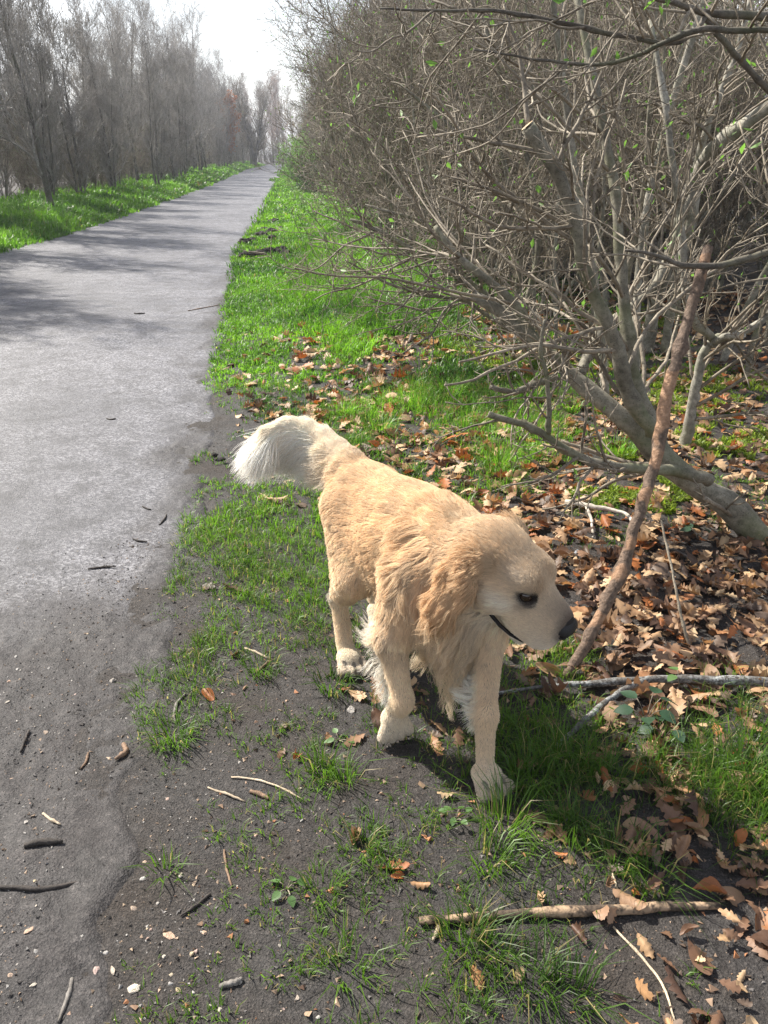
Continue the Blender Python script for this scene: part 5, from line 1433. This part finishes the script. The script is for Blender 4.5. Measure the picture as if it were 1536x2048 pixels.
# the largest in view are single leaves, the rest is litter
dist = np.hypot(lx, ly - 0.0)
px_, py_ = proj(np.stack([lx, ly, lz], -1))
shown = (px_ > -20) & (px_ < 1556) & (py_ < 2060)
order = np.argsort(-(size / dist) * shown)[:300]
single = np.zeros(n_, bool); single[order] = True
for i in order:
    o = obj('fallen_leaf', LMESH[kind_[i]])
    o.location = (lx[i], ly[i], lz[i]); o.rotation_euler = (tx[i], ty[i], yaw[i]); s = size[i]; o.scale = (s, s * rng.uniform(0.62, 1.05), s * rng.uniform(0.6, 1.3))
    px, py = px_[i], py_[i]
    where = ('on the bare soil and grass left of centre' if px < 760 else 'by the bottom rotting stick' if py > 1740 else 'in the shaded grass right of the front paw' if py > 1480 else 'among the litter round the fallen lichen branch' if py > 1260 else 'in the sunlit litter behind the dog')
    tag(o, ('dry brown lobed oak leaf lying ' if kind_[i] % 5 < 4 else 'dry brown oval leaf lying ') + where, 'leaf', 'dry fallen leaves in the foreground')
def rotm(tx, ty, yaw):
    cx, sx, cy, sy, cz, sz = np.cos(tx), np.sin(tx), np.cos(ty), np.sin(ty), np.cos(yaw), np.sin(yaw)
    return np.stack([np.stack([cz * cy, cz * sy * sx - sz * cx, cz * sy * cx + sz * sx], -1), np.stack([sz * cy, sz * sy * sx + cz * cx, sz * sy * cx - cz * sx], -1), np.stack([-sy, cy * sx, cy * cx], -1)], -2)
RM = rotm(tx, ty, yaw)
pal = np.array([(0.075, 0.045, 0.030), (0.15, 0.085, 0.050), (0.28, 0.16, 0.085), (0.39, 0.25, 0.135), (0.48, 0.34, 0.20), (0.30, 0.105, 0.032), (0.13, 0.09, 0.065), (0.42, 0.285, 0.165)])
Vs, Fs, Cs, off = [], [], [], 0
for k, (V, F, c) in enumerate(LEAVES):
    idx = np.where(~single & (kind_ == k))[0]
    if not len(idx): continue
    W = np.einsum('nij,vj->nvi', RM[idx], V) * size[idx][:, None, None] + np.stack([lx[idx], ly[idx], lz[idx]], -1)[:, None]
    Vs.append(W.reshape(-1, 3)); Fs.append((F[None] + (np.arange(len(idx)) * len(V))[:, None, None] + off).reshape(-1, 4)); off += len(idx) * len(V)
    base = pal[rng.integers(0, len(pal), len(idx))] * rng.uniform(0.7, 1.2, (len(idx), 1))
    Cs.append((base[:, None] * c[None]).reshape(-1, 3))
tag(obj('leaf_litter', mesh_from('leaf_litter', np.concatenate(Vs), np.concatenate(Fs), [M_LEAFM], True, np.concatenate(Cs))), 'carpet of dry brown oak leaves under the thicket', 'leaf litter', None, 'stuff')

# crumbs of leaf, bark and soil
def crumbs(rng, n_, xs, ys, keepf, smin_, smax_, name, label, pal_):
    x, y = rng.uniform(*xs, n_), rng.uniform(*ys, n_); ok = keepf(x, y); x, y = x[ok], y[ok]; m_ = len(x)
    s = (smin_ * (smax_ / smin_) ** (rng.random(m_) ** 1.8))
    base = np.array([(1, 0, 0), (-0.4, 0.8, 0), (-0.5, -0.7, 0), (0.05, 0.05, 0.8), (0, 0, -0.5)], float)
    V = base[None] * rng.uniform(0.5, 1.3, (m_, 5, 1)) + rng.normal(0, 0.18, (m_, 5, 3))
    R_ = rotm(rng.normal(0, 0.3, m_), rng.normal(0, 0.3, m_), rng.uniform(0, 6.28, m_))
    V = np.einsum('nij,nvj->nvi', R_, V * np.stack([np.ones(m_), rng.uniform(0.4, 1, m_), rng.uniform(0.25, 0.7, m_)], -1)[:, None]) * (s * 0.5)[:, None, None]
    V = V + np.stack([x, y, surf_z(x, y) + s * 0.08], -1)[:, None]
    o = np.arange(m_)[:, None] * 5
    T = np.concatenate([o + t for t in ([0, 1, 3], [1, 2, 3], [2, 0, 3], [1, 0, 4], [2, 1, 4], [0, 2, 4])])
    pal_ = np.array(pal_); c = pal_[rng.integers(0, len(pal_), m_)] * rng.uniform(0.7, 1.25, (m_, 1))
    ob = obj(name, mesh_from(name, V.reshape(-1, 3), T, [M_CRUMB], False, np.repeat(c, 5, 0)))
    return tag(ob, label, None, None, 'stuff')
M_CRUMB, n, l, out = nodes_mat('crumb'); b = bsdf(n, l, out, 0.7, 0.3); l.new(attr(n, 'col').outputs['Color'], b.inputs['Base Color'])
rng = np.random.default_rng(66)
crumbs(rng, 20000, (-0.95, 1.2), (0.75, 2.6), lambda x, y: (x > xr(y) - 0.35 + 0.25 * rng.normal(size=len(x))), 0.003, 0.014, 'soil_crumbs', 'crumbs of dark soil, bark and leaf on the trodden ground',
       [(0.025, 0.021, 0.019), (0.05, 0.044, 0.04), (0.09, 0.078, 0.068), (0.16, 0.11, 0.075), (0.02, 0.017, 0.016), (0.26, 0.19, 0.135), (0.12, 0.11, 0.105)])
crumbs(rng, 16000, (-1.3, 0.3), (0.75, 2.5), lambda x, y: (x < xr(y) + 0.2) & (rng.random(len(x)) < np.clip(1.3 - 0.55 * (y - 0.9), 0.05, 1)), 0.0022, 0.010, 'gravel', 'fine pale grit scattered over the muddy path',
       [(0.24, 0.225, 0.21), (0.10, 0.095, 0.092), (0.36, 0.335, 0.30), (0.26, 0.19, 0.13), (0.05, 0.047, 0.045), (0.03, 0.028, 0.027), (0.07, 0.065, 0.063)])
crumbs(rng, 9000, (-1.9, 0.2), (2.3, 9.0), lambda x, y: (np.abs(x - xr(y) - 0.02) < 0.16 * rng.random(len(x)) + 0.05), 0.004, 0.016, 'edge_crumbs', 'crumbs of soil and leaf along the right edge of the path',
       [(0.035, 0.028, 0.024), (0.06, 0.045, 0.036), (0.12, 0.075, 0.048), (0.20, 0.14, 0.10)])
crumbs(rng, 5200, (-0.2, 2.6), (1.2, 6.0), lambda x, y: x > xr(y) + 0.6, 0.008, 0.035, 'leaf_fragments', 'broken fragments of leaf and bark in the litter',
       [(0.10, 0.055, 0.032), (0.20, 0.11, 0.06), (0.07, 0.045, 0.03), (0.33, 0.22, 0.14)])

crumbs(rng, 2600, (-0.7, 1.2), (0.75, 2.6), lambda x, y: (x > xr(y) + 0.05) & (rng.random(len(x)) < 0.35 + 0.65 * cover(x, y, 3)), 0.006, 0.026, 'leaf_scraps', 'torn scraps of dead leaf trodden into the soil around the dog',
       [(0.12, 0.07, 0.045), (0.22, 0.14, 0.09), (0.32, 0.22, 0.15), (0.08, 0.055, 0.04), (0.27, 0.12, 0.055)])
# ---- stones on the muddy path
def stone_mesh(seed):
    rng = np.random.default_rng(seed)
    V, F = uv_sphere(0.5, 22, 14)
    for _ in range(13):                           # flattened by random planes so it looks broken
        d = unit(rng.normal(size=3)); k = rng.uniform(0.20, 0.38); s = V @ d; V = V - np.maximum(s - k, 0)[:, None] * d
    V = V * np.array([1.0, rng.uniform(0.6, 0.9), rng.uniform(0.35, 0.6)]) * 1.25
    return mesh_from('stone', V, F, [M_STONE], False)
M_STONE, n, l, out = nodes_mat('stone'); b = bsdf(n, l, out, 0.55, 0.4)
oi = n.new('ShaderNodeObjectInfo'); t = noise(n, l, 5, 5)
c = ramp(n, l, oi.outputs['Random'], [(0, (0.42, 0.40, 0.37)), (0.25, (0.30, 0.28, 0.26)), (0.45, (0.50, 0.44, 0.36)), (0.6, (0.42, 0.28, 0.19)), (0.75, (0.38, 0.28, 0.25)), (0.9, (0.50, 0.40, 0.24)), (1, (0.24, 0.23, 0.23))]).outputs[0]
l.new(mix(n, l, 0.55, c, ramp(n, l, t.outputs[0], [(0.3, (0.55, 0.52, 0.5)), (0.7, (1.2, 1.2, 1.2))]).outputs[0], 'MULTIPLY'), b.inputs['Base Color']); bump(n, l, b, t.outputs[0], 0.4, 0.05)
STONES = [stone_mesh(600 + i) for i in range(8)]
named = [(165, 1872, .034, 'large pale yellowish stone with a ragged edge beside thin twigs'), (337, 1872, .030, 'rounded pinkish-grey stone right of the large yellowish one'), (195, 1940, .024, 'left one of a pair of angular pale stones'), (226, 1944, .022, 'right one of a pair of angular pale stones'), (200, 1786, .020, 'smooth white oval stone under the long curved twig'), (268, 1818, .020, 'upright ochre-brown stone above the pinkish-grey one'),
 (130, 1741, .018, 'small salmon-pink stone left of the long curved twig'), (225, 1363, .026, 'flat pale flake near the mud edge'), (92, 1469, .020, 'flat grey-white flake on the mud'), (16, 1410, .018, 'white stone at the left edge'), (18, 1366, .017, 'white stone at the left edge, upper of two'), (68, 1972, .016, 'bluish white chip at the bottom left'), (265, 1981, .026, 'dull pink stone near the bottom'), (357, 1981, .016, 'white triangular chip near the bottom'),
 (410, 1866, .013, 'white triangular chip right of the pinkish-grey stone'), (302, 1860, .012, 'small white chip left of the pinkish-grey stone'), (385, 1909, .014, 'white square chip right of the bottom stones'), (286, 1760, .014, 'tan pebble at the edge of thin grass'), (511, 1671, .014, 'bright white chip on the dark soil'), (603, 1642, .013, 'pale pink-white stone on the dark soil'), (336, 1601, .011, 'rounded tan pebble on the mud'), (74, 1910, .015, 'ochre chip at the left edge'), (700, 1420, .030, 'reddish brown round stone behind the lifted paw'), (480, 1965, .014, 'pale chip near the bottom centre'), (594, 1997, .014, 'cream stone near the bottom centre'), (60, 1870, .022, 'dull grey stone near the left edge')]
def put_stone(g_, s, k, yaw_, label, group):
    o = obj('stone', STONES[k % 8]); o.location = (g_[0], g_[1], float(surf_z(g_[0], g_[1])) + s * 0.02); o.rotation_euler = (0.1, -0.1, yaw_); o.scale = (s, s, s)
    tag(o, label, 'stone', group)
rng = np.random.default_rng(77)
for i, (px, py, s, lab) in enumerate(named): put_stone(gnd(px, py), s * 0.80, i, rng.uniform(0, 6.28), lab, None)
cnt = 0
while cnt < 120:
    px, py = rng.uniform(0, 700), 2040 - 800 * rng.random() ** 1.6
    if rng.random() > np.interp(px, [0, 350, 700], [1, 0.8, 0.2]): continue
    s = 0.004 + 0.007 * rng.random() ** 2.5
    put_stone(gnd(px, py), s, int(rng.integers(0, 8)), rng.uniform(0, 6.28), 'small pale pebble scattered on the dark mud ' + ('by the left edge' if px < 220 else 'left of centre' if px < 450 else 'near the grass tufts'), 'small pebbles on the muddy path'); cnt += 1

# ---- dark clods at the path edge
M_CLOD = bark_mat('clod_earth', (0.010, 0.008, 0.007), (0.040, 0.032, 0.026), 40, 0.9)
def clod(seed):
    V, F = uv_sphere(0.5, 20, 14); nz = 0.55 + 0.9 * fbm(V[:, 0] * 4 + seed, V[:, 1] * 4 + V[:, 2] * 3.3, seed, 4); V = V * nz[:, None] * [1, 0.8, 0.6]
    return mesh_from('soil_clod', V, F, [M_CLOD], False)
CL = [clod(i) for i in range(4)]
for i, (px, py, s) in enumerate([(490, 488, .26), (505, 484, .22), (522, 474, .25), (545, 468, .22), (562, 462, .2), (548, 448, .22), (566, 440, .2), (530, 462, .2), (493, 517, .26), (515, 514, .2), (540, 510, .24), (562, 510, .24), (572, 514, .18), (545, 482, .2), (556, 425, .2), (572, 415, .2), (430, 918, .035), (446, 926, .03)]):
    g_ = gnd(px, py); o = obj('soil_clod', CL[i % 4]); o.location = (g_[0], g_[1], float(surf_z(g_[0], g_[1])) + 0.02); s *= rng.uniform(0.7, 1.1); o.scale = (s, s, s); o.rotation_euler = (0, 0, i * 1.3)
    tag(o, 'clod of black churned earth on the grass edge of the path ' + ('in the nearer bank' if py > 500 else 'behind the tail' if py > 900 else 'in the farther bank'), 'clod', 'clods of dark earth on the verge')

# ---- small plants, feather, sprigs
M_BRAM = plain_leaf('bramble_leaf', (0.025, 0.060, 0.028), 0.2)
M_PLANT = plain_leaf('seedling_leaf', (0.09, 0.17, 0.05), 0.3)
def plant(px, py, nleaf, size_, mat, lab, hgt=0.05, seed=0, cat='plant'):
    rng = np.random.default_rng(seed); g_ = gnd(px, py); g_[2] = float(surf_z(g_[0], g_[1]))
    root = obj('seedling' if mat is M_PLANT else 'bramble_plant', None, None, g_); tag(root, lab, cat)
    for k in range(nleaf):
        a = k * 6.283 / nleaf + rng.uniform(-0.4, 0.4); h_ = hgt * rng.uniform(0.6, 1.3); r_ = size_ * rng.uniform(0.5, 1.1)
        st, sr = resample([(0, 0, 0), (r_ * 0.5 * math.cos(a), r_ * 0.5 * math.sin(a), h_ * 0.8), (r_ * math.cos(a), r_ * math.sin(a), h_)], 6, [0.0016, 0.001])
        V, F = tubes(st[None], sr[None], 5); s1 = obj('stalk', mesh_from('stalk', V, F, [M_TWIG]), root)
        t = np.linspace(0, 1, 9); w = np.sin(np.pi * t ** 0.8) ** 0.8 * 0.34 * (1 + 0.12 * (np.arange(9) % 2))
        Lf = np.concatenate([np.stack([t, w, 0.10 * w - 0.25 * t * t], 1), np.stack([t, 0 * t, -0.25 * t * t - 0.03], 1), np.stack([t, -w, 0.10 * w - 0.25 * t * t], 1)]) * size_
        i = np.arange(27).reshape(3, 9); F = np.stack([i[:-1, :-1], i[1:, :-1], i[1:, 1:], i[:-1, 1:]], -1).reshape(-1, 4)
        lo = obj('leaf', mesh_from('leaf', Lf, F, [mat]), root, st[-1]); lo.rotation_euler = (rng.normal(0, 0.25), rng.normal(0, 0.2), a)
plant(1290, 1450, 6, 0.045, M_BRAM, 'dark green bramble with toothed leaves in the shaded litter', 0.06, 1)
plant(1330, 1475, 4, 0.040, M_BRAM, 'second smaller dark bramble sprig right of the toothed one', 0.04, 2)
plant(678, 1482, 6, 0.020, M_PLANT, 'tiny pale green rosette on the soil left of the lifted paw', 0.012, 3)
plant(912, 1640, 6, 0.018, M_PLANT, 'small green seedling below the planted paw', 0.02, 4)
plant(575, 1778, 5, 0.022, M_PLANT, 'flat green rosette in the thin grass at lower centre', 0.012, 5)
plant(1358, 1385, 3, 0.032, M_PLANT, 'single bright green sprout beside the lichen branch', 0.05, 6)
plant(1395, 1080, 4, 0.040, M_BRAM, 'dark bramble sprig under the leaning trunk', 0.05, 7)
g_ = gnd(1160, 1118); g_[2] = float(gz(g_[0], g_[1])) + 0.02
V, F, c = leaf_mesh(511, False)
o = obj('grey_leaf', mesh_from('grey_leaf', V * 0.06, F, [plain_leaf('silver_leaf', (0.30, 0.33, 0.36), 0.1)], True), None, g_); o.rotation_euler = (0.2, 0.3, 0.6)
tag(o, 'silvery blue-grey leaf on the brown litter beside the forehead of the dog', 'leaf')

# ------------------------------------------------------------------ thin haze volume added to stand in for lens glare
m_haze = bpy.data.materials.new('haze'); m_haze.use_nodes = True
nt = m_haze.node_tree; nt.nodes.clear()
out = nt.nodes.new('ShaderNodeOutputMaterial'); pv = nt.nodes.new('ShaderNodeVolumePrincipled')
pv.inputs['Color'].default_value = (0.86, 0.90, 1.0, 1); pv.inputs['Density'].default_value = 0.0013; pv.inputs['Anisotropy'].default_value = 0.3
nt.links.new(pv.outputs[0], out.inputs['Volume'])
bx = np.array([(x, y, z) for x in (-440, 440) for y in (-440, 560) for z in (-1.5, 14)], float)
hz = obj('haze', mesh_from('haze', bx, np.array([[0, 1, 3, 2], [4, 6, 7, 5], [0, 4, 5, 1], [2, 3, 7, 6], [0, 2, 6, 4], [1, 5, 7, 3]]), [m_haze], False))
tag(hz, 'pale haze added as a stand-in for lens glare over the far trees', None, None, 'stuff')
